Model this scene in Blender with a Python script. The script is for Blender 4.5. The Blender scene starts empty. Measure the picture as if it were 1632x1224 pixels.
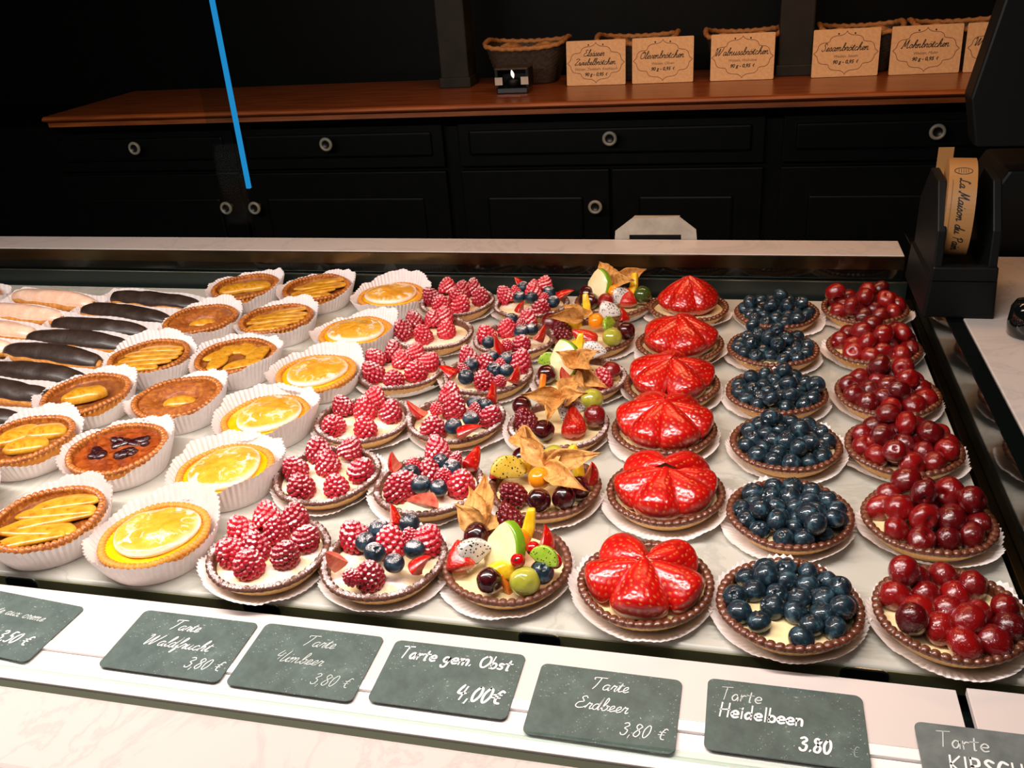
import bpy, bmesh, math, random
import numpy as np
from mathutils import Vector, Matrix, Euler, noise

sc = bpy.context.scene
COL = sc.collection
rad = math.radians
PI = math.pi

# ---------------------------------------------------------------- camera
F, PITCH, ROLL, YAW, CZ = 1454.75, rad(26.207), rad(-4.2896), rad(-15.046), 0.459
_w = Vector((math.sin(YAW) * math.cos(PITCH), math.cos(YAW) * math.cos(PITCH), -math.sin(PITCH)))
_r0 = Vector((math.cos(YAW), -math.sin(YAW), 0))
_u0 = _r0.cross(_w)
_r = math.cos(ROLL) * _r0 + math.sin(ROLL) * _u0
_u = -math.sin(ROLL) * _r0 + math.cos(ROLL) * _u0
cam_data = bpy.data.cameras.new('camera')
cam = bpy.data.objects.new('camera', cam_data)
COL.objects.link(cam)
cam.matrix_world = Matrix(((_r.x, _u.x, -_w.x, 0), (_r.y, _u.y, -_w.y, 0), (_r.z, _u.z, -_w.z, CZ), (0, 0, 0, 1)))
cam_data.sensor_width = 36
cam_data.lens = F * 36 / 1632
cam_data.clip_start = 0.02
sc.camera = cam

# ---------------------------------------------------------------- world, lights, exposure
world = bpy.data.worlds.new('world')
sc.world = world
world.use_nodes = True
bg = world.node_tree.nodes['Background']
bg.inputs[0].default_value = (0.55, 0.8, 0.7, 1)
bg.inputs[1].default_value = 0.006
vs = sc.view_settings
vs.view_transform = 'Standard'
vs.look = 'None'
vs.gamma = 1
vs.use_curve_mapping = False
vs.exposure = 0.0


def area(name, loc, target, sx, sy, watts, color):
    d = bpy.data.lights.new(name, 'AREA')
    d.shape = 'RECTANGLE'
    d.size, d.size_y, d.energy, d.color = sx, sy, watts, color
    o = bpy.data.objects.new(name, d)
    COL.objects.link(o)
    o.location = loc
    o.rotation_euler = (Vector(target) - Vector(loc)).to_track_quat('-Z', 'Y').to_euler()
    return o


# the case's own light strip over the glass front, and warm spots over the back shelf
area('case_light_strip', (-0.60, 0.47, 0.61), (-0.60, 0.64, 0.0), 1.42, 0.03, 14.0, (1.0, 0.90, 0.84))
area('counter_light_strip', (-0.5, 0.25, 0.85), (-0.4, 0.42, 0.0), 1.4, 0.1, 2.5, (1.0, 0.93, 0.90))
area('shelf_spot_light', (0.08, 1.30, 0.80), (0.06, 1.74, 0.20), 0.5, 0.05, 1.9, (1.0, 0.56, 0.27))

area('ledge_spot_light', (-0.15, 1.20, 0.80), (-0.15, 1.24, 0.05), 0.9, 0.05, 2.4, (1.0, 0.50, 0.24))

# ---------------------------------------------------------------- helpers


def lin(c):
    return tuple(((v / 255) / 12.92 if v / 255 <= 0.04045 else ((v / 255 + 0.055) / 1.055) ** 2.4) for v in c) + (1,)


def at(px, py, z):
    d = _r * ((px - 816) / F) - _u * ((py - 612) / F) + _w
    t = (z - CZ) / d.z
    return Vector((d.x * t, d.y * t, z))


def at_y(px, py, y):
    d = _r * ((px - 816) / F) - _u * ((py - 612) / F) + _w
    t = y / d.y
    return Vector((d.x * t, y, CZ + d.z * t))


def link(o, parent=None, loc=None, rot=None, scale=None):
    COL.objects.link(o)
    if parent is not None:
        o.parent = parent
    if loc is not None:
        o.location = loc
    if rot is not None:
        if isinstance(rot, Matrix):
            o.rotation_mode = 'QUATERNION'
            o.rotation_quaternion = rot.to_quaternion()
        else:
            o.rotation_euler = rot
    if scale is not None:
        o.scale = scale if hasattr(scale, '__len__') else (scale,) * 3
    return o


def mk(name, V, Fc, mats, smooth=True, mi=None):
    me = bpy.data.meshes.new(name)
    me.from_pydata([tuple(v) for v in V], [], [tuple(f) for f in Fc])
    for m in (mats if isinstance(mats, (list, tuple)) else [mats]):
        me.materials.append(m)
    if mi is not None:
        me.polygons.foreach_set('material_index', mi)
    if smooth:
        me.polygons.foreach_set('use_smooth', [True] * len(me.polygons))
    me.update()
    return me


def ob(name, me, parent=None, loc=None, rot=None, scale=None):
    return link(bpy.data.objects.new(name, me), parent, loc, rot, scale)


def tag(o, label, cat, group=None, kind=None):
    if label:
        o['label'] = label
    if cat:
        o['category'] = cat
    if group:
        o['group'] = group
    if kind:
        o['kind'] = kind
    return o


def empty(name, loc, label, cat, group=None):
    o = link(bpy.data.objects.new(name, None), None, loc)
    o.empty_display_size = 0.02
    return tag(o, label, cat, group)


def gridf(nu, nv, wrap_v=True):
    fs = []
    for i in range(nu - 1):
        for j in range(nv if wrap_v else nv - 1):
            j2 = (j + 1) % nv
            fs.append((i * nv + j, i * nv + j2, (i + 1) * nv + j2, (i + 1) * nv + j))
    return fs


def revolve(prof, n, fn=None, cap0=True, cap1=True):
    V = []
    for i, (r, z) in enumerate(prof):
        for j in range(n):
            a = 2 * PI * j / n
            rr, zz = fn(i, a, r, z) if fn else (r, z)
            V.append((rr * math.cos(a), rr * math.sin(a), zz))
    fs = gridf(len(prof), n)
    if cap0:
        fs.append(tuple(range(n - 1, -1, -1)))
    if cap1:
        k = (len(prof) - 1) * n
        fs.append(tuple(range(k, k + n)))
    return V, fs


def ball(nu, nv, fn):
    """fn(theta 0..pi from top, phi) -> point; poles closed"""
    V = [fn(0.0, 0.0)]
    for i in range(1, nu):
        for j in range(nv):
            V.append(fn(PI * i / nu, 2 * PI * j / nv))
    V.append(fn(PI, 0.0))
    fs = []
    for j in range(nv):
        fs.append((0, 1 + j, 1 + (j + 1) % nv))
    for i in range(nu - 2):
        for j in range(nv):
            a, b = 1 + i * nv, 1 + (i + 1) * nv
            fs.append((a + j, b + j, b + (j + 1) % nv, a + (j + 1) % nv))
    last, a = len(V) - 1, 1 + (nu - 2) * nv
    for j in range(nv):
        fs.append((a + j, last, a + (j + 1) % nv))
    return V, fs


def box_mesh(name, lo, hi, mat, bev=0.0, seg=2):
    bm = bmesh.new()
    bmesh.ops.create_cube(bm, size=1)
    for v in bm.verts:
        v.co = Vector([lo[k] + (v.co[k] + 0.5) * (hi[k] - lo[k]) for k in range(3)])
    if bev > 0:
        bmesh.ops.bevel(bm, geom=bm.edges[:], offset=bev, segments=seg, affect='EDGES', profile=0.5)
    me = bpy.data.meshes.new(name)
    bm.to_mesh(me)
    bm.free()
    me.materials.append(mat)
    return me


def prism_mesh(name, pts, axis, a0, a1, mat, bev=0.0):
    """pts: outline in the two other axes (x,z for axis 1; y,z for axis 0; x,y for axis 2)"""
    def P(p, t):
        return {0: (t, p[0], p[1]), 1: (p[0], t, p[1]), 2: (p[0], p[1], t)}[axis]
    bm = bmesh.new()
    A = [bm.verts.new(P(p, a0)) for p in pts]
    B = [bm.verts.new(P(p, a1)) for p in pts]
    n = len(pts)
    bm.faces.new(A)
    bm.faces.new(B[::-1])
    for i in range(n):
        bm.faces.new((A[i], B[i], B[(i + 1) % n], A[(i + 1) % n]))
    bmesh.ops.recalc_face_normals(bm, faces=bm.faces[:])
    if bev > 0:
        bmesh.ops.bevel(bm, geom=bm.edges[:], offset=bev, segments=2, affect='EDGES', profile=0.5)
    me = bpy.data.meshes.new(name)
    bm.to_mesh(me)
    bm.free()
    me.materials.append(mat)
    return me


def rounded(w, h, r, n=6):
    pts = []
    for cx, cy, a0 in ((w / 2 - r, h / 2 - r, 0), (-w / 2 + r, h / 2 - r, 90), (-w / 2 + r, -h / 2 + r, 180), (w / 2 - r, -h / 2 + r, 270)):
        for k in range(n + 1):
            a = rad(a0 + 90 * k / n)
            pts.append((cx + r * math.cos(a), cy + r * math.sin(a)))
    return pts


def nz(x, y, z=0.0):
    return noise.noise(Vector((x, y, z)))


# ---------------------------------------------------------------- materials


class N:
    """small node builder"""

    def __init__(s, name):
        s.m = bpy.data.materials.new(name)
        s.m.use_nodes = True
        s.t = s.m.node_tree
        s.b = s.t.nodes['Principled BSDF']

    def n(s, kind, **kw):
        x = s.t.nodes.new(kind)
        for k, v in kw.items():
            if hasattr(x, k) and not k[0].isupper():
                setattr(x, k, v)
            else:
                x.inputs[k.replace('_', ' ')].default_value = v
        return x

    def l(s, a, b):
        s.t.links.new(a, b)

    def noise(s, scale, detail=4, rough=0.6, dist=0.0, coord='Object'):
        c = s.n('ShaderNodeTexCoord')
        x = s.n('ShaderNodeTexNoise')
        x.inputs['Scale'].default_value = scale
        x.inputs['Detail'].default_value = detail
        x.inputs['Roughness'].default_value = rough
        x.inputs['Distortion'].default_value = dist
        s.l(c.outputs[coord], x.inputs['Vector'])
        return x.outputs['Fac']

    def ramp(s, fac, stops):
        r = s.n('ShaderNodeValToRGB')
        e = r.color_ramp.elements
        while len(e) < len(stops):
            e.new(0.5)
        for k, (p, c) in enumerate(stops):
            e[k].position = p
            e[k].color = lin(c) if len(c) == 3 else c
        s.l(fac, r.inputs[0])
        return r.outputs[0]

    def mix(s, fac, a, b):
        x = s.n('ShaderNodeMix', data_type='RGBA')
        for v, i in ((fac, 0), (a, 6), (b, 7)):
            if isinstance(v, (int, float)):
                x.inputs[i].default_value = v
            elif isinstance(v, tuple):
                x.inputs[i].default_value = lin(v)
            else:
                s.l(v, x.inputs[i])
        return x.outputs[2]

    def math(s, op, a, b=0.0, clamp=False):
        x = s.n('ShaderNodeMath', operation=op, use_clamp=clamp)
        for v, i in ((a, 0), (b, 1)):
            if isinstance(v, (int, float)):
                x.inputs[i].default_value = v
            else:
                s.l(v, x.inputs[i])
        return x.outputs[0]

    def bump(s, h, strength=0.3, dist=0.001, coat=False):
        x = s.n('ShaderNodeBump')
        x.inputs['Strength'].default_value = strength
        x.inputs['Distance'].default_value = dist
        s.l(h, x.inputs['Height'])
        s.l(x.outputs[0], s.b.inputs['Coat Normal' if coat else 'Normal'])

    def set(s, color=None, rough=0.5, coat=0.0, coat_rough=0.05, sss=0.0, sss_r=0.004, metal=0.0, spec=0.5, trans=0.0):
        i = s.b.inputs
        if color is not None:
            if isinstance(color, tuple):
                i['Base Color'].default_value = lin(color)
            else:
                s.l(color, i['Base Color'])
        i['Roughness'].default_value = rough
        i['Coat Weight'].default_value = coat
        i['Coat Roughness'].default_value = coat_rough
        i['Subsurface Weight'].default_value = sss
        i['Subsurface Scale'].default_value = sss_r
        i['Metallic'].default_value = metal
        i['Specular IOR Level'].default_value = spec
        i['Transmission Weight'].default_value = trans
        return s.m

    def upward(s, lo, hi):
        g = s.n('ShaderNodeNewGeometry')
        x = s.n('ShaderNodeSeparateXYZ')
        s.l(g.outputs['Normal'], x.inputs[0])
        m = s.n('ShaderNodeMapRange', interpolation_type='SMOOTHSTEP')
        m.inputs[1].default_value, m.inputs[2].default_value = lo, hi
        s.l(x.outputs[2], m.inputs[0])
        return m.outputs[0]

    def rnd(s):
        return s.n('ShaderNodeObjectInfo').outputs['Random']


def plain(name, c, rough=0.5, **kw):
    return N(name).set(c, rough, **kw)


def speckle(name, a, b, scale, rough=0.6, bump=0.2, bd=0.0006, lo=0.35, hi=0.65, **kw):
    k = N(name)
    f = k.noise(scale)
    m = k.set(k.ramp(f, [(lo, a), (hi, b)]), rough, **kw)
    if bump:
        k.bump(f, bump, bd)
    return m


M = {}


def sugar(k, col, amount, scale=900, lo=0.1, hi=0.8, mac=90):
    """icing sugar that has settled on whatever faces up"""
    f = k.noise(scale, 5, 0.75)
    g = k.noise(mac, 2, 0.5)
    up = k.upward(lo, hi)
    s = k.math('MULTIPLY', up, k.math('ADD', k.math('MULTIPLY', f, 0.75), k.math('MULTIPLY', g, 0.5)))
    x = k.n('ShaderNodeMapRange', interpolation_type='SMOOTHSTEP')
    x.inputs[1].default_value, x.inputs[2].default_value = 0.62 - amount, 0.80 - amount
    k.l(s, x.inputs[0])
    return k.mix(k.math('MULTIPLY', x.outputs[0], 0.85), col, (250, 238, 238))


k = N('raspberry_flesh')
c = k.ramp(k.rnd(), [(0.0, (150, 10, 32)), (0.6, (188, 20, 46)), (1.0, (208, 36, 52))])
M['rasp'] = k.set(sugar(k, c, 0.085, 1300), 0.35, sss=0.15, coat=0.3, coat_rough=0.15)
k = N('raspberry_flesh_glazed')
M['rasp_dark'] = k.set((110, 8, 18), 0.25, coat=0.6, coat_rough=0.1)
k = N('blueberry_skin')
f = k.noise(1.5, 3)
c = k.ramp(f, [(0.3, (9, 18, 26)), (0.55, (22, 46, 58)), (0.72, (66, 96, 108))])
M['blue'] = k.set(c, 0.5, coat=1.0, coat_rough=0.025, spec=0.3)
k.bump(k.noise(1.6, 2), 0.25, 0.0025, coat=True)
k = N('blueberry_skin_sugared')
c = k.ramp(k.noise(1.5, 3), [(0.3, (10, 18, 28)), (0.55, (24, 46, 60)), (0.75, (60, 88, 106))])
M['blue_s'] = k.set(sugar(k, c, 0.05, 9, 0.3, mac=1.0), 0.4)
k = N('cherry_skin')
c = k.ramp(k.rnd(), [(0.0, (70, 4, 8)), (0.35, (116, 8, 10)), (0.8, (148, 12, 12)), (1.0, (164, 24, 16))])
c = k.mix(k.math('MULTIPLY', k.noise(1.3, 2), 0.5), c, (90, 5, 9))
M['cherry'] = k.set(c, 0.25, coat=1.0, coat_rough=0.03, sss=0.06)
k.bump(k.noise(1.9, 3, 0.6), 0.5, 0.006, coat=True)
k = N('dark_cherry_skin')
M['darkcherry'] = k.set(k.ramp(k.noise(1.3, 3), [(0.35, (22, 4, 8)), (0.7, (84, 12, 18))]), 0.25, coat=0.9, coat_rough=0.06)
k = N('strawberry_skin')
a = k.n('ShaderNodeAttribute')
a.attribute_name = 'seed'
c = k.ramp(k.noise(60, 3), [(0.3, (168, 6, 8)), (0.6, (196, 14, 12)), (0.8, (208, 30, 18))])
M['straw'] = k.set(k.mix(k.math('MULTIPLY', a.outputs['Fac'], 0.9), c, (236, 150, 70)), 0.3, coat=0.9, coat_rough=0.05, sss=0.08)
k.bump(k.noise(260, 3, 0.6), 0.5, 0.001, coat=True)
k = N('strawberry_inside')
M['straw_in'] = k.set(k.ramp(k.noise(110, 3), [(0.3, (205, 40, 30)), (0.7, (240, 150, 120))]), 0.4, coat=0.3)
M['currant'] = plain('currant_skin', (178, 8, 14), 0.15, coat=1.0, coat_rough=0.02, sss=0.1)
M['calyx'] = plain('berry_calyx', (40, 26, 16), 0.8)
k = N('grape_skin')
M['grape'] = k.set(k.ramp(k.noise(60, 2), [(0.3, (150, 150, 40)), (0.7, (192, 186, 78))]), 0.2, coat=0.7, sss=0.25)
M['grape_dark'] = plain('grape_skin_green', (58, 78, 30), 0.2, coat=0.7, sss=0.2)
M['physalis'] = plain('physalis_skin', (240, 140, 12), 0.25, coat=0.7, coat_rough=0.08, sss=0.2)
k = N('physalis_husk')
f = k.noise(140, 5, 0.7, 0.6)
M['husk'] = k.set(k.ramp(f, [(0.3, (140, 84, 34)), (0.5, (206, 146, 74)), (0.75, (228, 180, 110))]), 0.6, trans=0.0)
k.bump(k.noise(330, 4, 0.6, 1.0), 0.5, 0.001)
M['apple_flesh'] = speckle('apple_flesh', (238, 216, 160), (248, 232, 186), 90, 0.35, 0.05, coat=0.4, sss=0.15)
M['apple_skin'] = plain('apple_skin', (120, 165, 30), 0.25, coat=0.5)
M['mango'] = speckle('mango_flesh', (238, 180, 10), (250, 214, 50), 160, 0.3, 0.3, 0.001, coat=0.6, sss=0.1)
M['orange'] = speckle('papaya_flesh', (230, 110, 20), (244, 150, 50), 140, 0.3, 0.2, coat=0.6)


def seeded(name, c_in, c_mid, c_seed, scale, size):
    k = N(name)
    tc = k.n('ShaderNodeTexCoord')
    v = k.n('ShaderNodeTexVoronoi')
    v.inputs['Scale'].default_value = scale
    k.l(tc.outputs['Object'], v.inputs['Vector'])
    base = k.ramp(k.noise(120, 3), [(0.3, c_in), (0.7, c_mid)])
    f = k.math('LESS_THAN', v.outputs['Distance'], size)
    return k.set(k.mix(f, base, c_seed), 0.35, coat=0.4)


M['dragon'] = seeded('dragonfruit_flesh', (196, 188, 180), (222, 214, 204), (18, 14, 14), 520, 0.30)
M['kiwi'] = seeded('kiwi_flesh', (210, 170, 40), (226, 196, 90), (24, 18, 10), 420, 0.26)
M['kiwi_green'] = seeded('green_kiwi_flesh', (130, 165, 30), (170, 196, 70), (18, 20, 8), 420, 0.26)

k = N('cocoa_crust')
f = k.noise(420, 5, 0.7)
M['crust'] = k.set(k.ramp(f, [(0.3, (70, 36, 22)), (0.55, (112, 62, 40)), (0.75, (140, 86, 58))]), 0.45, coat=0.25, coat_rough=0.15)
k.bump(f, 0.5, 0.0006)
k = N('cocoa_crust_glazed')
f = k.noise(420, 5, 0.7)
M['crust_g'] = k.set(k.ramp(f, [(0.3, (66, 30, 18)), (0.55, (106, 54, 32)), (0.75, (140, 82, 48))]), 0.35, coat=0.8, coat_rough=0.08)
k.bump(f, 0.5, 0.0006)
k = N('cocoa_crust_sugared')
f = k.noise(420, 5, 0.7)
c = k.ramp(f, [(0.3, (66, 36, 24)), (0.55, (106, 62, 44)), (0.75, (134, 88, 66))])
M['crust_s'] = k.set(sugar(k, c, 0.07, 1200, 0.3, 0.9), 0.55)
k.bump(f, 0.5, 0.0006)
k = N('crust_wall')
f = k.noise(500, 4)
M['wall'] = k.set(k.ramp(f, [(0.3, (212, 158, 88)), (0.7, (236, 196, 130))]), 0.6)
k = N('golden_crust')
f = k.noise(260, 5, 0.65)
M['gold'] = k.set(k.ramp(f, [(0.3, (112, 52, 14)), (0.5, (166, 92, 28)), (0.72, (206, 136, 52))]), 0.4, coat=0.35, coat_rough=0.15)
k.bump(f, 0.5, 0.0008)
k = N('golden_crust_wall')
f = k.noise(300, 5, 0.6)
M['gold_wall'] = k.set(k.ramp(f, [(0.3, (190, 116, 30)), (0.7, (214, 148, 52))]), 0.6)
k = N('baked_almond_filling')
f = k.noise(95, 6, 0.7, 0.5)
M['almond'] = k.set(k.ramp(f, [(0.32, (104, 44, 8)), (0.5, (160, 82, 18)), (0.68, (200, 128, 40))]), 0.3, coat=0.9, coat_rough=0.1)
k.bump(k.noise(230, 6, 0.8), 1.0, 0.004)
k = N('baked_cake_top')
f = k.noise(150, 7, 0.75)
M['cake'] = k.set(k.ramp(f, [(0.3, (112, 50, 12)), (0.5, (164, 86, 22)), (0.7, (204, 132, 46))]), 0.5, coat=0.25, coat_rough=0.25)
k.bump(f, 0.9, 0.0025)
k = N('baked_berry_filling')
f = k.noise(90, 6, 0.7, 0.8)
M['berryfill'] = k.set(k.ramp(f, [(0.34, (90, 28, 10)), (0.5, (150, 66, 20)), (0.7, (186, 96, 36))]), 0.3, coat=0.9, coat_rough=0.1)
k.bump(k.noise(160, 5, 0.7), 0.6, 0.002)
M['jam'] = speckle('baked_dark_berry', (18, 4, 10), (62, 12, 22), 200, 0.2, 0.3, 0.001, coat=1.0)
k = N('baked_fruit_slice')
f = k.noise(60, 6, 0.7, 1.2)
M['peach'] = k.set(k.ramp(f, [(0.30, (150, 74, 12)), (0.45, (204, 140, 28)), (0.72, (224, 178, 62))]), 0.35, coat=0.6, coat_rough=0.14, sss=0.1)
k.bump(k.noise(240, 3), 0.3, 0.001)
k = N('custard_cream')
c = k.ramp(k.noise(70, 3), [(0.35, (246, 218, 158)), (0.7, (252, 232, 184))])
M['cream'] = k.set(c, 0.3, coat=0.4, coat_rough=0.1, sss=0.15)
k = N('custard_cream_sugared')
c = k.ramp(k.noise(70, 3), [(0.35, (244, 214, 160)), (0.7, (250, 230, 186))])
M['cream_s'] = k.set(sugar(k, c, 0.03, 500, 0.3, 0.95, 60), 0.5, sss=0.15)
M['curd'] = speckle('lemon_curd', (240, 166, 6), (248, 190, 16), 60, 0.2, 0.15, coat=0.8)
# toasted meringue: white foam, amber torched top, glare painted as white patches
k = N('toasted_meringue')
f = k.noise(75, 5, 0.62, 1.3)
t = k.n('ShaderNodeTexCoord')
sx = k.n('ShaderNodeSeparateXYZ')
k.l(t.outputs['Object'], sx.inputs[0])
top = k.n('ShaderNodeMapRange', interpolation_type='SMOOTHSTEP')
top.inputs[1].default_value, top.inputs[2].default_value = 0.0035, 0.0075
k.l(sx.outputs[2], top.inputs[0])
toast = k.math('MULTIPLY', top.outputs[0], k.math('SUBTRACT', 1.0, k.math('MULTIPLY', k.math('SUBTRACT', f, 0.56, True), 7.0), True), True)
M['meringue'] = k.set(k.mix(toast, (252, 240, 224), k.ramp(k.noise(50, 3), [(0.3, (224, 146, 24)), (0.7, (240, 184, 66))])), 0.3, coat=0.9, coat_rough=0.09, sss=0.2)
k.bump(k.noise(110, 4, 0.6, 0.8), 0.5, 0.0025)
k = N('pleated_paper')
M['paper'] = k.set(k.ramp(k.noise(120, 4), [(0.3, (240, 232, 230)), (0.7, (250, 244, 243))]), 0.85, spec=0.2)
tl = k.n('ShaderNodeBsdfTranslucent')
tl.inputs[0].default_value = lin((246, 238, 236))
mx = k.n('ShaderNodeMixShader')
mx.inputs[0].default_value = 0.15
k.l(k.b.outputs[0], mx.inputs[1])
k.l(tl.outputs[0], mx.inputs[2])
k.l(mx.outputs[0], k.t.nodes['Material Output'].inputs[0])
k = N('dark_chocolate_icing')
f = k.noise(60, 4)
M['choc'] = k.set(k.ramp(f, [(0.3, (34, 22, 16)), (0.7, (60, 44, 35))]), 0.45, coat=0.25, coat_rough=0.25)
k.bump(k.noise(55, 4), 0.5, 0.002)
M['pink'] = speckle('pale_fondant', (236, 186, 156), (248, 212, 188), 60, 0.35, 0.4, 0.002, coat=0.4, coat_rough=0.2, sss=0.2)
M['coffee'] = speckle('caramel_fondant', (196, 120, 60), (214, 144, 80), 60, 0.35, 0.4, 0.002, coat=0.4)
M['bun'] = speckle('choux_pastry', (196, 122, 46), (226, 160, 80), 180, 0.6, 0.5, 0.001)


def marble(name, base, vein, scale, rough):
    k = N(name)
    f = k.noise(scale, 8, 0.6, 1.6)
    d = k.math('ABSOLUTE', k.math('SUBTRACT', f, 0.5))
    c = k.ramp(d, [(0.0, vein), (0.03, base), (1.0, base)])
    g = k.ramp(k.noise(scale * 0.6, 5, 0.6), [(0.3, tuple(int(v * 0.93) for v in base)), (0.7, base)])
    mm = k.n('ShaderNodeMix', data_type='RGBA', blend_type='MULTIPLY')
    mm.inputs[0].default_value = 0.6
    k.l(c, mm.inputs[6])
    k.l(g, mm.inputs[7])
    return k.set(mm.outputs[2], rough, spec=0.4)


M['marble'] = marble('counter_marble', (220, 212, 207), (206, 200, 196), 6.0, 0.3)
M['tray'] = marble('tray_marble', (212, 210, 202), (194, 194, 186), 5.0, 0.35)
M['rail'] = plain('white_rail', (212, 200, 194), 0.35)
M['rail2'] = plain('white_rail_glossy', (246, 238, 234), 0.25)
M['well'] = plain('dark_steel', (20, 30, 27), 0.35, metal=0.0, spec=0.6)
M['olive'] = plain('olive_edge_shade', (104, 104, 70), 0.6)  # shade on the tray's front face, put in as olive colour
M['olive_dark'] = plain('dark_olive_seal', (54, 58, 38), 0.7)
M['black'] = plain('black_plastic', (7, 10, 10), 0.5, spec=0.25)
M['blackgloss'] = plain('black_gloss', (8, 12, 10), 0.08, coat=0.5)
M['steel'] = speckle('brushed_steel', (64, 60, 44), (116, 104, 78), 3.0, 0.25, 0.0, metal=1.0)
M['steel_line'] = plain('polished_edge', (190, 205, 200), 0.25, metal=1.0)
k = N('red_brown_wood')
t = k.n('ShaderNodeTexCoord')
mp = k.n('ShaderNodeMapping')
mp.inputs['Scale'].default_value = (3, 40, 40)
k.l(t.outputs['Object'], mp.inputs[0])
nn = k.n('ShaderNodeTexNoise')
nn.inputs['Scale'].default_value = 3
nn.inputs['Detail'].default_value = 6
k.l(mp.outputs[0], nn.inputs['Vector'])
M['wood'] = k.set(k.ramp(nn.outputs['Fac'], [(0.3, (100, 46, 16)), (0.7, (150, 78, 30))]), 0.35, coat=0.3, coat_rough=0.2)
M['darkwood'] = speckle('dark_stained_wood', (4, 6, 5), (7, 8, 7), 30, 0.5, 0.0, spec=0.1)
M['postwood'] = speckle('brown_black_wood', (26, 24, 18), (36, 31, 23), 30, 0.55, 0.0, spec=0.2)
M['knob'] = plain('pale_knob', (130, 124, 108), 0.4)
M['knob_dark'] = plain('knob_centre', (20, 18, 16), 0.4)
M['card'] = speckle('kraft_card', (206, 160, 112), (218, 174, 126), 200, 0.8, 0.0)
M['ink'] = plain('black_ink', (24, 18, 16), 0.7)
M['ink_brown'] = plain('brown_ink', (120, 78, 48), 0.7)
M['ink_grey'] = plain('grey_brown_ink', (108, 76, 54), 0.7)
k = N('slate_board')
f = k.noise(45, 6, 0.7)
c = k.ramp(f, [(0.3, (62, 75, 71)), (0.6, (82, 97, 92)), (0.8, (112, 126, 120))])
d = k.math('MULTIPLY', k.math('GREATER_THAN', k.noise(700, 2, 0.5), 0.69), k.math('GREATER_THAN', k.noise(30, 2, 0.5), 0.5))
M['slate'] = k.set(k.mix(k.math('MULTIPLY', d, 0.5), c, (220, 224, 220)), 0.5)
M['slate_veiled'] = speckle('veiled_slate_board', (88, 96, 94), (116, 122, 120), 45, 0.5, 0.0)  # slate lightened in colour to paint a veil of glass reflection
M['chalk'] = plain('white_marker', (244, 240, 238), 0.6)
M['chalk_thin'] = plain('worn_white_marker', (206, 210, 206), 0.7)
M['chalk_faint'] = plain('rubbed_marker', (140, 152, 148), 0.7)
M['wicker'] = speckle('wicker', (36, 27, 17), (62, 45, 27), 160, 0.7, 0.6, 0.002)
M['wicker_rim'] = speckle('wicker_rim', (150, 96, 48), (178, 120, 64), 160, 0.7, 0.6, 0.002)
M['roll'] = speckle('bread_roll', (150, 92, 44), (196, 140, 80), 60, 0.7, 0.4, 0.002)
M['carton'] = speckle('white_card', (160, 150, 136), (180, 170, 155), 40, 0.8, 0.0)
M['tape'] = plain('beige_tape', (160, 116, 66), 0.5)
k = N('blue_light')
e = k.n('ShaderNodeEmission')
e.inputs[0].default_value = lin((36, 150, 216))
e.inputs[1].default_value = 0.8
k.l(e.outputs[0], k.t.nodes['Material Output'].inputs[0])
M['blue_light'] = k.m
k = N('flame')
e = k.n('ShaderNodeEmission')
e.inputs[0].default_value = (1, 0.9, 0.75, 1)
e.inputs[1].default_value = 1.2
k.l(e.outputs[0], k.t.nodes['Material Output'].inputs[0])
M['flame'] = k.m


def clear_glass(name, tint, gloss):
    k = N(name)
    tr = k.n('ShaderNodeBsdfTransparent')
    tr.inputs[0].default_value = tint
    gl = k.n('ShaderNodeBsdfGlossy')
    gl.inputs['Roughness'].default_value = 0.02
    lw = k.n('ShaderNodeLayerWeight')
    edge = k.math('ADD', k.math('MULTIPLY', k.math('POWER', lw.outputs['Facing'], 4.0), 0.6), 0.04)
    mx = k.n('ShaderNodeMixShader')
    k.l(k.math('MULTIPLY', edge, gloss), mx.inputs[0])
    k.l(tr.outputs[0], mx.inputs[1])
    k.l(gl.outputs[0], mx.inputs[2])
    k.l(mx.outputs[0], k.t.nodes['Material Output'].inputs[0])
    return k.m


M['glass'] = clear_glass('green_edged_glass', (0.86, 0.93, 0.90, 1), 1.0)
M['glass_thin'] = clear_glass('coated_glass', (0.84, 0.90, 0.92, 1), 0.15)

# ---------------------------------------------------------------- the setting and the display case


def struct(name, me, loc=None):
    return tag(ob(name, me, None, loc), None, None, None, 'structure')


struct('floor', box_mesh('floor', (-3.2, -0.6, -0.94), (1.6, 2.1, -0.9), M['darkwood']))
struct('wall_back', box_mesh('wall_back', (-3.2, 2.0, -0.9), (1.6, 2.06, 1.6), M['darkwood']))

# front counter slab (outside the glass), side slab and back ledge
o = ob('marble_counter_top', box_mesh('marble_counter_top', (-1.7, 0.326, -0.034), (0.75, 0.392, -0.002), M['marble'], 0.004))
tag(o, 'pale marble counter top running along the outside of the price rail', 'counter')
o = ob('marble_side_slab', prism_mesh('marble_side_slab', [(0.2405, 0.50), (0.75, 0.50), (0.75, 1.20), (0.2405, 1.20)], 2, 0.026, 0.056, M['marble'], 0.001))
tag(o, 'white marble slab beside the cherry tarts, under the tape dispenser', 'counter')
o = ob('marble_back_ledge', box_mesh('marble_back_ledge', (-1.7, 1.20, 0.038), (0.2095, 1.262, 0.056), M['marble'], 0.001))
tag(o, 'narrow marble ledge along the back of the pastry display', 'ledge')
o = ob('ledge_edge_strip', box_mesh('ledge_edge_strip', (-1.7, 1.1945, 0.0385), (0.2095, 1.1995, 0.0552), M['steel']))
tag(o, 'brushed metal strip fixed along the front of the back ledge', 'trim')

case = empty('display_case', (0, 0, -0.02), 'dark steel display case holding the pastry tray below the marble ledge', 'display case')


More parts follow.
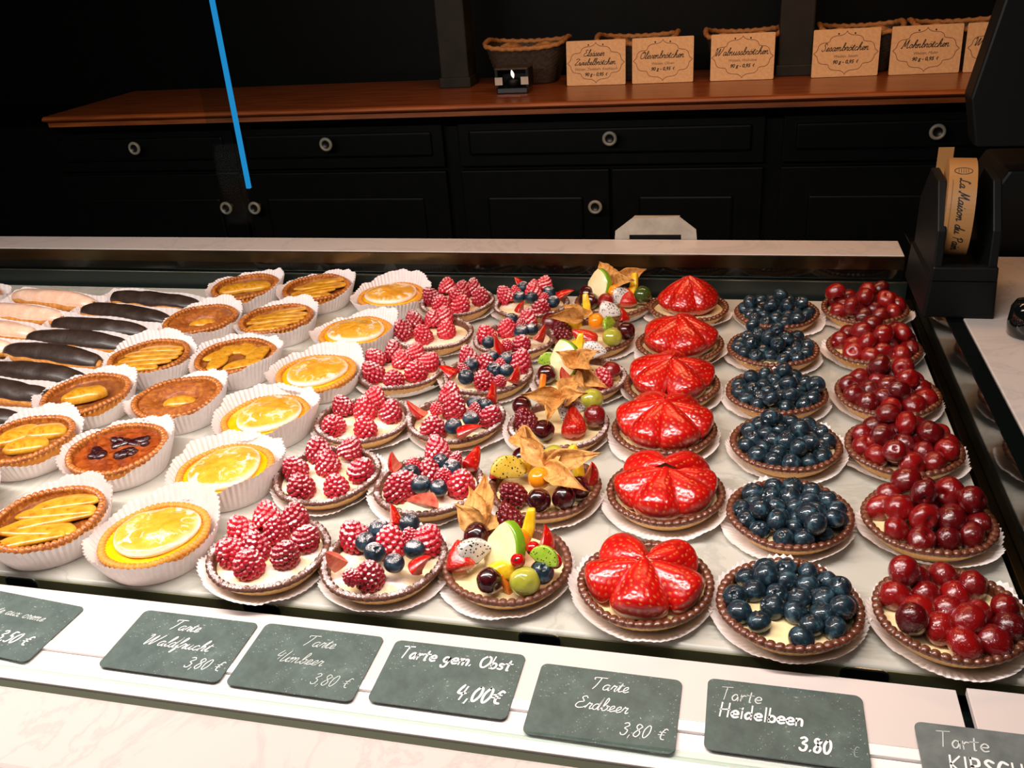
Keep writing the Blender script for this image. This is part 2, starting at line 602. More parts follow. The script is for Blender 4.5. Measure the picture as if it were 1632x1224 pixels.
def case_part(name, lo, hi, mat, bev=0.0):
    return ob(name, box_mesh(name, lo, hi, mat, bev), case, (0, 0, 0.02))


case_part('base', (-1.7, 0.40, -0.06), (0.225, 1.2, -0.03), M['well'])
case_part('back_panel', (-1.7, 1.1895, -0.03), (0.215, 1.1938, 0.0225), M['well'])
case_part('edge_line', (-1.7, 1.1890, 0.0226), (0.2147, 1.1925, 0.0238), M['steel_line'])
case_part('shadow_gap', (-1.7, 1.196, -0.03), (0.2095, 1.1985, 0.0384), M['blackgloss'])
case_part('side_panel', (0.2225, 0.50, -0.03), (0.2395, 1.3, 0.0555), M['blackgloss'], 0.0008)
case_part('side_trim', (0.2145, 0.495, -0.03), (0.2222, 1.189, 0.0012), M['steel'], 0.0005)
case_part('front_seal', (-1.7, 0.3925, -0.03), (0.225, 0.4005, -0.0075), M['olive_dark'])
case_part('body_front', (-1.7, 0.335, -0.88), (0.74, 0.36, -0.0345), M['darkwood'])
case_part('body_back', (-1.7, 1.225, -0.88), (0.2, 1.26, 0.0375), M['well'])
case_part('body_side', (0.25, 0.505, -0.88), (0.74, 1.19, 0.0255), M['darkwood'])

# marble tray with a rounded front lip
pts = [(1.178, -0.016), (1.178, 0.0)]
for q in range(7):
    a = rad(90 + 90 * q / 6)
    pts.append((0.5085 + 0.004 * math.cos(a), -0.004 + 0.004 * math.sin(a)))
pts += [(0.5045, -0.016)]
me = prism_mesh('pastry_tray', pts, 0, -1.7, 0.2105, M['tray'])
tray = ob('pastry_tray', me)
tag(tray, 'long white marbled tray that carries all the tarts and eclairs', 'tray')
ob('edge_shade_band', box_mesh('edge_shade_band', (-1.7, 0.5032, -0.0158), (0.2105, 0.5043, -0.0022), M['olive']), tray)['label'] = 'olive band painted as shade along the front edge'  # thin strip whose olive colour stands in for the edge's shade
# dark hand slots at the foot of the tray's front face
for px in (413, 857, 1379, 30):
    x = at(px, 975 + 0.115 * (px - 413), -0.006).x
    s = ob('hand_slot', prism_mesh('hand_slot', [(x + p[0], -0.0080 + p[1]) for p in rounded(0.029, 0.012, 0.004)], 1, 0.5018, 0.5030, M['black']), tray)
    s['label'] = 'black slot in the front edge'
    r = ob('slot_rim', prism_mesh('slot_rim', [(x + p[0], -0.0080 + p[1]) for p in rounded(0.0315, 0.0142, 0.005)], 1, 0.5022, 0.5031, M['steel_line']), tray)

# price rail: flat upper plate, lighter lip, lower step
rail = empty('price_rail', (0, 0, -0.0135), 'white price rail holding the slate tags along the case front', 'rail')


def rail_part(name, lo, hi, mat, bev=0.0):
    return ob(name, box_mesh(name, lo, hi, mat, bev), rail, (0, 0, 0.0135))


rail_part('upper_plate', (-1.7, 0.4405, -0.0062), (0.1515, 0.4945, -0.0035), M['rail'], 0.0004)
rail_part('lip', (-1.7, 0.4315, -0.0062), (0.1515, 0.4403, -0.0033), M['rail2'], 0.0006)
rail_part('lower_plate', (-1.7, 0.4012, -0.009), (0.40, 0.4313, -0.0056), M['rail2'], 0.0006)
rail_part('raised_plate', (0.1575, 0.4315, -0.0062), (0.42, 0.4945, -0.0005), M['rail'], 0.0004)
gl = ob('glass_lip', box_mesh('glass_lip', (-1.7, 0.4095, -0.0054), (0.40, 0.4122, 0.0), M['glass']))
tag(gl, 'low green edged strip of glass standing in front of the slate tags', 'glass')

# ---------------------------------------------------------------- lettering

SCRIPT = {
    'a': (11, '8.5,8.5 5.5,10 2,7 1.5,2 4,0 7,3 9,9.5 8,3 9,0 11.5,2'), 'b': (10, '0,1 4,9 6.5,18 5,22 3.5,18 2.5,6 3,1 5.5,0 8.5,4 8,9 6.5,8.5 10.5,8'),
    'c': (9, '8,8 6,10 2.5,7 2,2 5,0 9.5,2.5'), 'd': (11, '8.5,8.5 5.5,10 2,7 1.5,2 4,0 7,3 10.5,22 8.5,5 9,0 11.5,2'),
    'e': (8.5, '0,1 4,3.5 7,7 6,10 3,8 2,3 4.5,0 9,2.5'), 'f': (8, '0,1 5,10 8,19 6.5,22 4.5,17 3,0 1.5,-9 3.5,-9 5,-2 4,1 8.5,2'),
    'g': (11, '8.5,8.5 5.5,10 2,7 1.5,2 4,0 7,3 9,9.5 7,-6 4,-10 2,-7 6,-2 11.5,2'), 'h': (11, '0,1 5,11 7.5,19 6,22 4,16 2,0;2.5,3 6,9.5 8.5,9 8,3 9,0 11.5,2'),
    'i': (6, '0,1 3.5,10 2.5,3 3.5,0 6.5,2;4.6,14.5 5,15.8'), 'k': (11, '0,1 5,11 7.5,19 6,22 4,16 2,0;2.5,4 7,10 8,8 4,5 7.5,0 11.5,2'),
    'l': (7, '0,1 5,11 7.5,19 6,22 4,16 2.5,4 3.5,0 7.5,2'), 'm': (16, '0,6 2.5,10 2,0;2.3,4 5.5,10 7,8.5 6.5,0;6.8,4 10,10 12,8.5 11.5,2 13,0 16,2'),
    'n': (12, '0,6 2.5,10 2,0;2.3,4 6,10 8,8.5 7.5,2 9,0 12,2'), 'o': (10, '6,10 2.5,7.5 2,2.5 5,0 8,3.5 8,8 6,10 7,8 10.5,8'),
    'r': (8, '0,1 3,10.5 4,8.8 7,9 5.5,3 6.5,0 9,2'), 's': (8, '0,1 4.5,10.5 6.5,4 5,0 1.5,1.5;5,0 8.5,2'), 't': (7, '0,1 5,16 3,4 4,0 7.5,2;1.5,11 8,11.8'),
    'u': (12, '0,4 2.5,10 1.8,3 4,0 7,3 9,10 8.2,3 9.5,0 12.5,2'), 'v': (10, '0,6 2.5,10 3,1 5,0.5 8.5,8 8,10 10.5,8.5'),
    'w': (14, '0,6 2.5,10 2.5,1 5,.5 7,8 7,1 9.5,.5 12.5,8 12,10 14.5,8.5'), 'x': (10, '0,6 2.5,10 5,5 7,0 10,2;8,10 2,0'),
    'z': (10, '1,8 5,10 7,8 3,2 6,1 6,-5 3,-10 2,-7 6,-2 10.5,2'),
    'T': (15, '1,17 0,20 4,21 16,21.5;9,21 6.5,8 3.5,0'), 'W': (23, '0,17 2,21 4,18 3,2 5,1 12,20 10.5,3 12.5,1 19,15 21,22'),
    'H': (16, '3,21 0,10 7,11;7,17 5,3;14,22 11,2 13,0 16,2'), 'E': (14, '12,18 9,21 5,18 9,12 3,9 1,3 5,0 10,1 14,4'),
    'Z': (15, '3,18 5,21 14,20 8,11 2,1 8,1 15,2'), 'O': (15, '10,21 3,15 2,4 7,0 13,6 13,16 9,21 7,17 15,17'), 'S': (12, '11,17 9.5,21 6.5,21.5 4.5,17 8,11 8.5,5 5,0 1,1.5 0,5'),
    'M': (20, '0,2 2,0 6,20 6.5,21 8,4 14,20 15,21 14.5,4 16,0 20,2'), 'L': (14, '10,19 8,22 6,16 5,4 2,0 .5,2 4,2 9,0 14,2'), 'P': (14, '5,18 3,0;1,16 6,21 12,19 12,13 5,10'),
    '3': (10, '1,18 5,20 7.5,16 3,11 7.5,8 6,1 2,0 0,3'), '8': (11, '8,18 4,20 2,15 8,7 6,0 2,1 2,6 8,15 8,18'), '0': (11, '5,20 1.5,12 2,2 5,0 8.5,8 8,18 5,20'),
    '5': (10, '8,20 3,20 2,12 6,12 7.5,6 5,0 1,1'), '4': (11, '4,20 1,8 8.5,8;7,14 6,0'), ',': (5, '2,1 1,-4'), '.': (5, '1.5,0 2,1.2'), ':': (5, '2,8 2.3,9.2;2,1 1,-4'),
    '€': (13, '10,17 7,18 4,10 5,2 9,1;1,12 8,12.6;0.5,8 7.5,8.4'), ' ': (8, ''),
}
for ch, b in (('ä', 'a'), ('ö', 'o'), ('ü', 'u')):
    SCRIPT[ch] = (SCRIPT[b][0], SCRIPT[b][1] + ';4,13.5 4.4,14.6;8,13.5 8.4,14.6')
PRINT = dict(SCRIPT)
PRINT.update({
    'T': (13, '0,20 12,21;6,20 5,0'), 'a': (10, '7,9 4,10 1,5 3,0 6,2 8,9;8,9 8,0'), 'r': (8, '1,10 1.5,0;1.5,6 4,9.5 6.5,9'), 't': (9, '4,16 3.5,1 5,0;0,10.5 7.5,11'),
    'e': (10, '1.5,5 7.5,5.5 7,9 4,10 1,6.5 1.2,3 4,0 7.8,1.2'), 'g': (11, '7,9 3,10 1,5 4,1 7.5,4 8,10 7,-5 3,-8 1,-5'), 'm': (14, '1,10 1,0;1,6 4,10 6,8 6,0;6,6 9,10 11.5,8 11.5,0'),
    'O': (14, '6,20 1,13 2,3 7,0 12,8 11,17 6,20'), 'b': (10, '1.5,20 1,0;1,6 4,9.5 7.5,7 7,1.5 4,0 1,2'), 's': (9, '6.5,9 3,10 1.5,7 6,4 5,.5 1,1'),
    'H': (13, '1.5,20 1,0;10,20 9.5,0;1,10 10,11'), 'i': (5, '2,10 2,0;2,14 2.3,15.2'), 'd': (11, '7,8 4,9.5 1,5 3,0 7,3;7.5,20 7.5,0'), 'l': (5, '2,20 2,0'),
    'n': (10, '1,10 1,0;1,6 4,10 7,8 7,0'), 'K': (13, '1.5,20 1,0;10,20 2,10;2,10 10,0'), 'I': (6, '2.5,20 2,0'), 'R': (13, '1.5,20 1,0;1.5,20 8,19 8,12 1.5,10;3,10 9,0'),
    'S': (12, '9,18 5,20 2,16 8,7 5,0 0,2'), 'C': (13, '10,18 5,20 1,11 4,1 10,2'), '4': (12, '4,20 1,9 9,9;8,18 6,0'),
})


def smooth_pts(P, sub=5):
    if len(P) < 3:
        return P
    Q = [P[0]] + P + [P[-1]]
    out = []
    for i in range(1, len(Q) - 2):
        p0, p1, p2, p3 = Q[i - 1:i + 3]
        for s in range(sub):
            t = s / sub
            out.append(tuple(0.5 * (2 * p1[k] + (p2[k] - p0[k]) * t + (2 * p0[k] - 5 * p1[k] + 4 * p2[k] - p3[k]) * t * t + (3 * p1[k] - p0[k] - 3 * p2[k] + p3[k]) * t ** 3) for k in (0, 1)))
    out.append(P[-1])
    return out


def strokes_of(text, font, slant):
    x, out = 0.0, []
    for ch in text:
        adv, s = font[ch]
        for st in s.split(';'):
            if st:
                P = [tuple(float(v) for v in q.split(',')) for q in st.split()]
                out.append([(px + x + py * slant, py) for px, py in smooth_pts(P)])
        x += adv
    return out, x


def ribbon(strokes, width, h=0.00025, closed=False):
    V, fs = [], []
    for P in strokes:
        n = len(P)
        b = len(V)
        for i in range(n):
            a, c = P[max(i - 1, 0)], P[min(i + 1, n - 1)]
            dx, dy = c[0] - a[0], c[1] - a[1]
            L = math.hypot(dx, dy) or 1
            ux, uy = dx / L, dy / L
            e = width * 0.45 if i in (0, n - 1) else 0
            sgn = -1 if i == 0 else 1
            cx, cy = P[i][0] + ux * e * sgn, P[i][1] + uy * e * sgn
            w = width * (0.3 if e else 0.5)
            for s, z in ((1, h), (-1, h), (1, 0), (-1, 0)):
                V.append((cx - uy * w * s, cy + ux * w * s, z))
        for i in range(n - 1):
            q, r = b + 4 * i, b + 4 * i + 4
            fs += [(q, q + 1, r + 1, r), (q + 2, q, r, r + 2), (q + 1, q + 3, r + 3, r + 1)]
    return V, fs


def write(parent, name, text, x, y, cap, width, mat, font=SCRIPT, slant=0.25, align='c', z=0.0, warp=None, angle=0.0):
    """handwriting lying in the parent's xy plane; cap = capital height; x,y = baseline anchor"""
    st, w = strokes_of(text, font, slant)
    s = cap / 21.0
    off = {'c': -w * s / 2, 'l': 0, 'r': -w * s}[align]
    ca, sa = math.cos(angle), math.sin(angle)
    st = [[(x + (px * s + off) * ca - py * s * sa, y + (px * s + off) * sa + py * s * ca) for px, py in P] for P in st]
    V, fs = ribbon(st, width)
    if warp:
        V = [warp(*v) for v in V]
    else:
        V = [(a, b, c + z) for a, b, c in V]
    return ob(name, mk(name, V, fs, mat, False), parent)


def typeset(parent, name, text, x, y, size, mat, shear=0.25, z=0.0, bold=0.0):
    cu = bpy.data.curves.new('t', 'FONT')
    cu.body = text
    cu.size = size
    cu.shear = shear
    cu.align_x = 'CENTER'
    cu.offset = bold
    cu.extrude = 0.0001
    t = bpy.data.objects.new('t', cu)
    COL.objects.link(t)
    dg = bpy.context.evaluated_depsgraph_get()
    me = bpy.data.meshes.new_from_object(t.evaluated_get(dg))
    bpy.data.objects.remove(t)
    bpy.data.curves.remove(cu)
    me.materials.clear()
    me.materials.append(mat)
    return ob(name, me, parent, (x, y, z))


# ---------------------------------------------------------------- slate price tags
TAG_T = 0.0011


def slate_tag(cx, cy, w, h, rz, lines, label, zc=-0.0034, tilt=0.0, mat='slate'):
    me = prism_mesh('price_tag', rounded(w, h, 0.005), 2, 0, TAG_T, M[mat], 0.0002)
    o = ob('price_tag', me, None, (cx, cy, zc), (tilt, 0, rad(rz)))
    tag(o, label, 'price tag', 'slate price tags on the rail')
    for (nm, text, x, y, cap, wd, mat, font, sl, al) in lines:
        write(o, nm, text, x, y, cap, wd, mat, font, sl, al, TAG_T)
    # chalk specks and smudges
    return o


c1, c2, c3 = M['chalk'], M['chalk_thin'], M['chalk_faint']
slate_tag(-0.3945, 0.4512, 0.1, 0.0625, -0.5, [
    ('lettering', 'Tarte', -0.006, 0.0135, 0.0108, 0.00062, c1, SCRIPT, 0.3, 'c'),
    ('lettering', 'Waldfrucht', -0.002, -0.0045, 0.0108, 0.00062, c1, SCRIPT, 0.3, 'c'),
    ('price', '3,80 €', 0.046, -0.0215, 0.0108, 0.00062, c1, SCRIPT, 0.2, 'r')],
    'slate tag reading Tarte Waldfrucht 3,80 in thin white script')
slate_tag(-0.2905, 0.4508, 0.097, 0.0645, -0.6, [
    ('lettering', 'Tarte', 0.002, 0.0135, 0.0108, 0.00052, c2, SCRIPT, 0.3, 'c'),
    ('lettering', 'Himbeer', -0.006, -0.0045, 0.0108, 0.00048, c2, SCRIPT, 0.3, 'c'),
    ('price', '3,80 €', 0.042, -0.0215, 0.0108, 0.00048, c2, SCRIPT, 0.2, 'r')],
    'slate tag reading Tarte Himbeer 3,80 in thin faded script')
slate_tag(-0.183, 0.4508, 0.0985, 0.0605, -0.4, [
    ('lettering', 'Tarte gem. Obst', 0.000, 0.0130, 0.0118, 0.0015, c1, PRINT, 0.15, 'c'),
    ('price', '4,00€', 0.043, -0.0185, 0.0135, 0.0018, c1, PRINT, 0.15, 'r')],
    'slate tag reading Tarte gem. Obst 4,00 in thick white marker')
slate_tag(-0.0725, 0.4425, 0.0975, 0.0635, -0.8, [
    ('lettering', 'Tarte', 0.001, 0.0135, 0.0108, 0.00062, c1, SCRIPT, 0.2, 'c'),
    ('lettering', 'Erdbeer', -0.002, -0.0045, 0.0108, 0.00062, c1, SCRIPT, 0.2, 'c'),
    ('price', '3,80 €', 0.043, -0.022, 0.0108, 0.00062, c1, SCRIPT, 0.2, 'r')],
    'slate tag reading Tarte Erdbeer 3,80 in thin white script')
slate_tag(0.0425, 0.448, 0.0985, 0.061, -0.3, [
    ('lettering', 'Tarte', -0.041, 0.0125, 0.0115, 0.0008, c2, PRINT, 0.15, 'l'),
    ('lettering', 'Heidelbeen', -0.041, -0.002, 0.0118, 0.0016, c1, PRINT, 0.1, 'l'),
    ('price', '3.80', 0.0275, -0.0215, 0.0110, 0.0016, c1, PRINT, 0.1, 'r'),
    ('price', '€', 0.044, -0.0215, 0.0095, 0.0006, c3, PRINT, 0.1, 'r')],
    'slate tag reading Tarte Heidelbeen 3.80 in white marker')
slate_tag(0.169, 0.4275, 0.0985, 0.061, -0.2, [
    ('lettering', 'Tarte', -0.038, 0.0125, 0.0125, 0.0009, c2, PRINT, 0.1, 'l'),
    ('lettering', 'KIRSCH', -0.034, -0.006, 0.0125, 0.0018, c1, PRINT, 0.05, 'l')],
    'slate tag reading Tarte KIRSCH, overlapping the raised rail plate', zc=0.0002, mat='slate_veiled')  # paler slate carries the painted reflection veil over this tag
slate_tag(-0.5485, 0.4505, 0.1, 0.0635, -5.0, [
    ('lettering', 'Tarte aux creme', -0.004, 0.0085, 0.0088, 0.0005, c2, SCRIPT, 0.3, 'c'),
    ('price', '3,50 €', 0.036, -0.0175, 0.0115, 0.0012, c1, PRINT, 0.2, 'r')],
    'slate tag reading Tarte aux creme 3,50, turned askew')

# ---------------------------------------------------------------- paper cases


def liner_mesh(seed, kind, n=66):
    """one pleated paper case: 'flat' spreads out round the tart, 'tall' stands up round it"""
    rg = random.Random(seed)
    ph = [rg.uniform(0, 6.28) for _ in range(8)]
    N_ = n * 4
    L = 9
    V = []
    for i in range(L + 1):
        t = i / L
        for j in range(N_):
            a = 2 * PI * j / N_
            low = 0.5 * math.sin(a + ph[0]) + 0.35 * math.sin(2 * a + ph[1]) + 0.25 * math.sin(3 * a + ph[2])
            hi = 0.5 * math.sin(7 * a + ph[3]) + 0.5 * math.sin(11 * a + ph[4]) + 0.4 * math.sin(17 * a + ph[5])
            pl = (abs(((a * n / (2 * PI)) % 1) - 0.5) - 0.25) * 4
            if kind == 'flat':
                reach = 0.0162 + 0.0020 * low + 0.0011 * hi
                rise = max(0.0040, 0.0085 + 0.003 * math.sin(a + ph[6]) + 0.0025 * math.sin(2 * a + ph[7]) + 0.0018 * hi)
                r = 0.0388 + reach * (t ** 0.85)
                z = 0.0004 + rise * t ** 1.1
                am = 0.0009 * t
                r += am * pl * 0.7
                z += am * pl
            else:
                reach = 0.0125 + 0.0016 * low + 0.0010 * hi
                rise = 0.0285 + 0.0055 * math.sin(a + ph[6] * 0.15) + 0.0045 * math.sin(2 * a + ph[7]) + 0.0016 * hi
                r = 0.0436 + reach * t ** 0.85
                z = 0.0004 + rise * t
                r += 0.0010 * t * pl
            sh = 0.0026 * t if kind == 'flat' else 0.001 * t
            V.append((r * math.cos(a) + sh * math.cos(ph[2]), r * math.sin(a) + sh * math.sin(ph[2]), z))
    fs = gridf(L + 1, N_)
    fs.append(tuple(range(N_ - 1, -1, -1)))
    return mk('paper_case', V, fs, M['paper'], False)


LINERS = {'flat': [liner_mesh(s, 'flat') for s in range(7)], 'tall': [liner_mesh(20 + s, 'tall') for s in range(6)]}

# ---------------------------------------------------------------- tart shells


def crust_mesh(seed, rim, wall, R=0.0510, H=0.0185, beads=46, bead=0.0024, name='crust', base=0.0365):
    rg = random.Random(seed)
    p = [rg.uniform(0, 6.28) for _ in range(4)]
    n = beads * 6
    prof, mi = [], []
    prof += [(base - 0.012, 0.0016), (base, 0.0012), (base + 0.0012, 0.002)]
    for q in range(1, 6):
        t = q / 5
        prof.append((base + 0.0012 + (R - 0.0022 - base) * t ** 0.9, 0.002 + (H - 0.0052) * t))
    k0 = len(prof)
    rc, zc = R - 0.0034, H - 0.0020
    for q in range(9):
        a = rad(-35 + 235 * q / 8)
        prof.append((rc + 0.0034 * math.cos(a), zc + 0.0027 * math.sin(a)))
    k1 = len(prof)
    prof += [(R - 0.0068, H - 0.0058), (R - 0.0085, H - 0.009)]

    def fn(i, a, r, z):
        w = 1 + 0.006 * math.sin(2 * a + p[0]) + 0.004 * math.sin(3 * a + p[1])
        dz = 0.0007 * math.sin(2 * a + p[2]) + 0.0005 * math.sin(5 * a + p[3])
        if k0 <= i < k1:
            b = abs(math.sin(a * beads / 2)) ** 0.55
            kb = int(a * beads / (2 * PI))
            s = 0.66 + 0.42 * b * (1 + 0.30 * nz(kb * 7.31, seed, 0.3)) + 0.06 * nz(a * 40, z * 900, seed)
            r = rc + (r - rc) * s
            z = zc + (z - zc) * s + bead * 0.22 * (b - 0.5)
        elif i >= 3 and i < k0:
            r += 0.0004 * abs(math.sin(a * beads / 2))
        return r * w, z + dz * (z / H)

    V, fs = revolve(prof, n, fn, True, True)
    idx = []
    for i in range(len(prof) - 1):
        idx += [1 if i < k0 - 1 else 0] * n
    idx += [1, 0]
    return mk(name, V, fs, [rim, wall], True, idx)


CR = {
    'plain': [crust_mesh(s, M['crust'], M['wall']) for s in range(2)],
    'glazed': [crust_mesh(10 + s, M['crust_g'], M['wall']) for s in range(3)],
    'sugared': [crust_mesh(20 + s, M['crust_s'], M['wall']) for s in range(3)],
    'gold': [crust_mesh(30 + s, M['gold'], M['gold_wall'], 0.0488, 0.0255, 54, 0.002, base=0.0400) for s in range(3)],
    'lemon': [crust_mesh(40, M['gold_wall'], M['gold_wall'], 0.0465, 0.0205, 60, 0.0008, base=0.0385)],
}


def fill_mesh(name, mat, R, z, dome, rough, seed, rings=14, n=64):
    V = [(0, 0, z + dome + rough * nz(0, 0, seed))]
    for i in range(1, rings + 1):
        t = i / rings
        for j in range(n):
            a = 2 * PI * j / n
            x, y = R * t * math.cos(a), R * t * math.sin(a)
            V.append((x, y, z + dome * (1 - t * t) + rough * (nz(x * 90, y * 90, seed) + 0.5 * nz(x * 220, y * 220, seed)) * (1 - t ** 6)))
    fs = [(0, 1 + j, 1 + (j + 1) % n) for j in range(n)]
    for i in range(rings - 1):
        a, b = 1 + i * n, 1 + (i + 1) * n
        fs += [(a + j, b + j, b + (j + 1) % n, a + (j + 1) % n) for j in range(n)]
    return mk(name, V, fs, mat)


CREAM = [fill_mesh('cream_filling', M['cream'], 0.0450, 0.0112, 0.002, 0.0012, s) for s in range(3)]
CREAM_S = [fill_mesh('cream_filling', M['cream_s'], 0.0450, 0.0112, 0.003, 0.0016, 5 + s) for s in range(3)]

# ---------------------------------------------------------------- fruit


def raspberry_mesh(seed, mat, hgt=0.0265, wid=0.0225):
    """a drupelet berry standing on its wide open end, tip up"""
    rg = random.Random(seed)
    cents = []
    def shape(t):  # t 0 bottom..1 tip -> radius, z
        a = t * PI * 0.5
        return wid / 2 * (math.cos(a) ** 0.55) * (0.86 + 0.14 * min(1, t * 4)), hgt * (t ** 0.92) * 1.0
    ts = np.linspace(0.0, 1.0, 400)
    rz = np.array([shape(t) for t in ts])
    seg = np.hypot(np.diff(rz[:, 0]), np.diff(rz[:, 1])) * (rz[1:, 0] + rz[:-1, 0])
    cum = np.concatenate([[0], np.cumsum(seg)])
    cum /= cum[-1]
    nd = 62
    for i in range(nd):
        t = float(np.interp((i + 0.6) / nd, cum, ts))
        r, z = shape(t)
        a = i * 2.39996 + seed
        cents.append((r * math.cos(a), r * math.sin(a), z))
    C = np.array(cents) + np.array([[rg.uniform(-.0003, .0003) for _ in range(3)] for _ in cents])
    def fn(th, ph):
        t = 1 - th / PI * 1.25
        if t >= 0:
            r, z = shape(min(t, 1.0))
        else:
            r, z = wid / 2 * 0.86 * (1 + t * 3.9), 0.0
            r = max(r, 0)
        return (r * math.cos(ph), r * math.sin(ph), z)
    V, fs = ball(64, 100, fn)
    A = np.array(V)
    cen = np.array([0, 0, hgt * 0.42])
    d = np.linalg.norm(A[:, None, :] - C[None], axis=2).min(1)
    dirn = A - cen
    dirn /= np.linalg.norm(dirn, axis=1)[:, None] + 1e-9
    rr = 0.0026
    h = np.sqrt(np.clip(rr * rr - d * d, 0, None)) - 0.0012
    A = A + dirn * h[:, None] * 1.0
    sk = 1 + rg.uniform(-.06, .06)
    A[:, 0] *= sk
    return mk('raspberry', A, fs, mat)


def blueberry_mesh(seed, mat):
    """unit radius berry, crown at +z"""
    rg = random.Random(seed)
    sq = rg.uniform(0.84, 0.93)
    o = rg.uniform(0, 6)
    def fn(th, ph):
        r = 1.0 + 0.02 * math.sin(2 * ph + o)
        z = math.cos(th) * sq
        rr = math.sin(th)
        q = math.degrees(th)
        if q < 26:
            star = 0.10 * math.exp(-((q - 19) / 5.0) ** 2) * (0.55 + 0.45 * math.cos(5 * ph + o))
            z += star - 0.16 * math.exp(-(q / 12.0) ** 2)
        return (rr * r * math.cos(ph), rr * r * math.sin(ph), z)
    V, fs = ball(30, 30, fn)
    return mk('blueberry', V, fs, mat)


def cherry_mesh(seed, mat, name='cherry'):
    rg = random.Random(seed)
    o = rg.uniform(0, 100)
    sx, sy, sz = rg.uniform(.96, 1.12), rg.uniform(.9, 1.02), rg.uniform(.84, .95)
    deep = rg.uniform(.18, .4)
    def fn(th, ph):
        x, y, z = math.sin(th) * math.cos(ph), math.sin(th) * math.sin(ph), math.cos(th)
        q = math.degrees(th)
        f = 1 + 0.055 * nz(x * 1.7 + o, y * 1.7, z * 1.7) - deep * math.exp(-(q / 15.0) ** 2) - 0.06 * math.exp(-((x - 1) / .25) ** 2)
        return (x * f * sx, y * f * sy, z * f * sz)
    V, fs = ball(22, 28, fn)
    return mk(name, V, fs, mat)


def straw_mesh(seed, L=0.042, W=0.033, Hh=0.0165, arc=180, name='strawberry'):
    """half strawberry: base at x=0, tip at x=L, cut face down; seeds sit in dimples"""
    rg = random.Random(seed)
    nu, nv = 60, 56
    def prof(t):
        if t < 0.22:
            return max(0.02, 1 - (1 - t / 0.22) ** 2) ** 0.5
        return max(0.0004, 1 - ((t - 0.22) / 0.78) ** 1.45) ** 0.80
    seeds = []
    row = 0
    x = 0.07
    while x < 0.97:
        m = max(2, int(round(prof(x) * 9)))
        for j in range(m):
            seeds.append((x + rg.uniform(-.008, .008), (j + 0.5 * (row % 2) + 0.25 + rg.uniform(-.08, .08)) / m))
        row += 1
        x += 0.072
    V, sd = [], []
    o = rg.uniform(0, 50)
    for i in range(nu + 1):
        t = i / nu
        te = 0.5 - 0.5 * math.cos(PI * t)
        r = prof(te)
        for j in range(nv + 1):
            s = j / nv
            a = PI * s
            wob = 1 + 0.06 * nz(te * 2.5 + o, s * 2.5)
            best = 9
            for (sxx, ss) in seeds:
                dx = (te - sxx) * L
                dy = (s - ss) * PI * 0.5 * (W / 2 + Hh) / 2 * max(r, .12) * 1.6
                best = min(best, dx * dx + dy * dy)
            best = math.sqrt(best)
            dim = -0.0008 * math.exp(-(best / 0.0009) ** 2)
            sd.append(max(0.0, 1 - (best / 0.00075) ** 2) if te > .03 else 0)
            rr = r * wob
            V.append((te * L, -math.cos(a) * (W / 2 * rr + dim * abs(math.cos(a))), math.sin(a) * (Hh * rr + dim) + 0.0))
    fs = []
    for i in range(nu):
        for j in range(nv):
            q = i * (nv + 1) + j
            fs.append((q, q + 1, q + nv + 2, q + nv + 1))
    k = len(fs)
    for i in range(nu):  # cut face
        fs.append((i * (nv + 1), (i + 1) * (nv + 1), (i + 1) * (nv + 1) + nv, i * (nv + 1) + nv))
    mi = [0] * k + [1] * nu
    me = mk(name, V, fs, [M['straw'], M['straw_in']], True, mi)
    at_ = me.attributes.new('seed', 'FLOAT', 'POINT')
    at_.data.foreach_set('value', sd)
    return me


def wedge_mesh(seed, L=0.03, W=0.014):
    """strawberry wedge: red skin over two pale cut faces, base x=0, tip x=L"""
    rg = random.Random(seed)
    V, sd = [], []
    nu, nv = 30, 14
    def prof(t):
        return (min(1, (t + 0.02) / 0.2) ** 0.6) * (1 - t ** 1.7) ** 0.75 + 0.02
    sp = [(rg.uniform(.08, .9), rg.uniform(0.1, .9)) for _ in range(16)]
    for i in range(nu + 1):
        t = i / nu
        r = prof(t) * W
        for j in range(nv + 1):
            a = rad(50 + 80 * j / nv)
            b = min(((t - q[0]) * L) ** 2 + ((j / nv - q[1]) * W * 1.3) ** 2 for q in sp) ** 0.5
            sd.append(max(0, 1 - (b / 0.0006) ** 2))
            V.append((t * L, r * math.cos(a) * 0.95, r * math.sin(a) - W * 0.5))
        V.append((t * L, 0, -W * 0.5 + 0.1 * r))
        sd.append(0)
    fs, mi = [], []
    w = nv + 2
    for i in range(nu):
        for j in range(w):
            fs.append((i * w + j, i * w + (j + 1) % w, (i + 1) * w + (j + 1) % w, (i + 1) * w + j))
            mi.append(0 if j < nv else 1)
    fs += [tuple(range(w - 1, -1, -1)), tuple(nu * w + j for j in range(w))]
    mi += [1, 0]
    me = mk('strawberry_wedge', V, fs, [M['straw'], M['straw_in']], False, mi)
    me.polygons.foreach_set('use_smooth', [m == 0 for m in mi])
    at_ = me.attributes.new('seed', 'FLOAT', 'POINT')
    at_.data.foreach_set('value', sd)
    return me


def currant_mesh():
    def fn(th, ph):
        z = math.cos(th) + (0.14 if th < 0.05 else 0)
        return (math.sin(th) * math.cos(ph), math.sin(th) * math.sin(ph), z * 0.97)
    V, fs = ball(16, 20, fn)
    mi = [1 if min(V[v][2] for v in f) > 0.93 else 0 for f in fs]
    return mk('redcurrant', V, fs, [M['currant'], M['calyx']], True, mi)


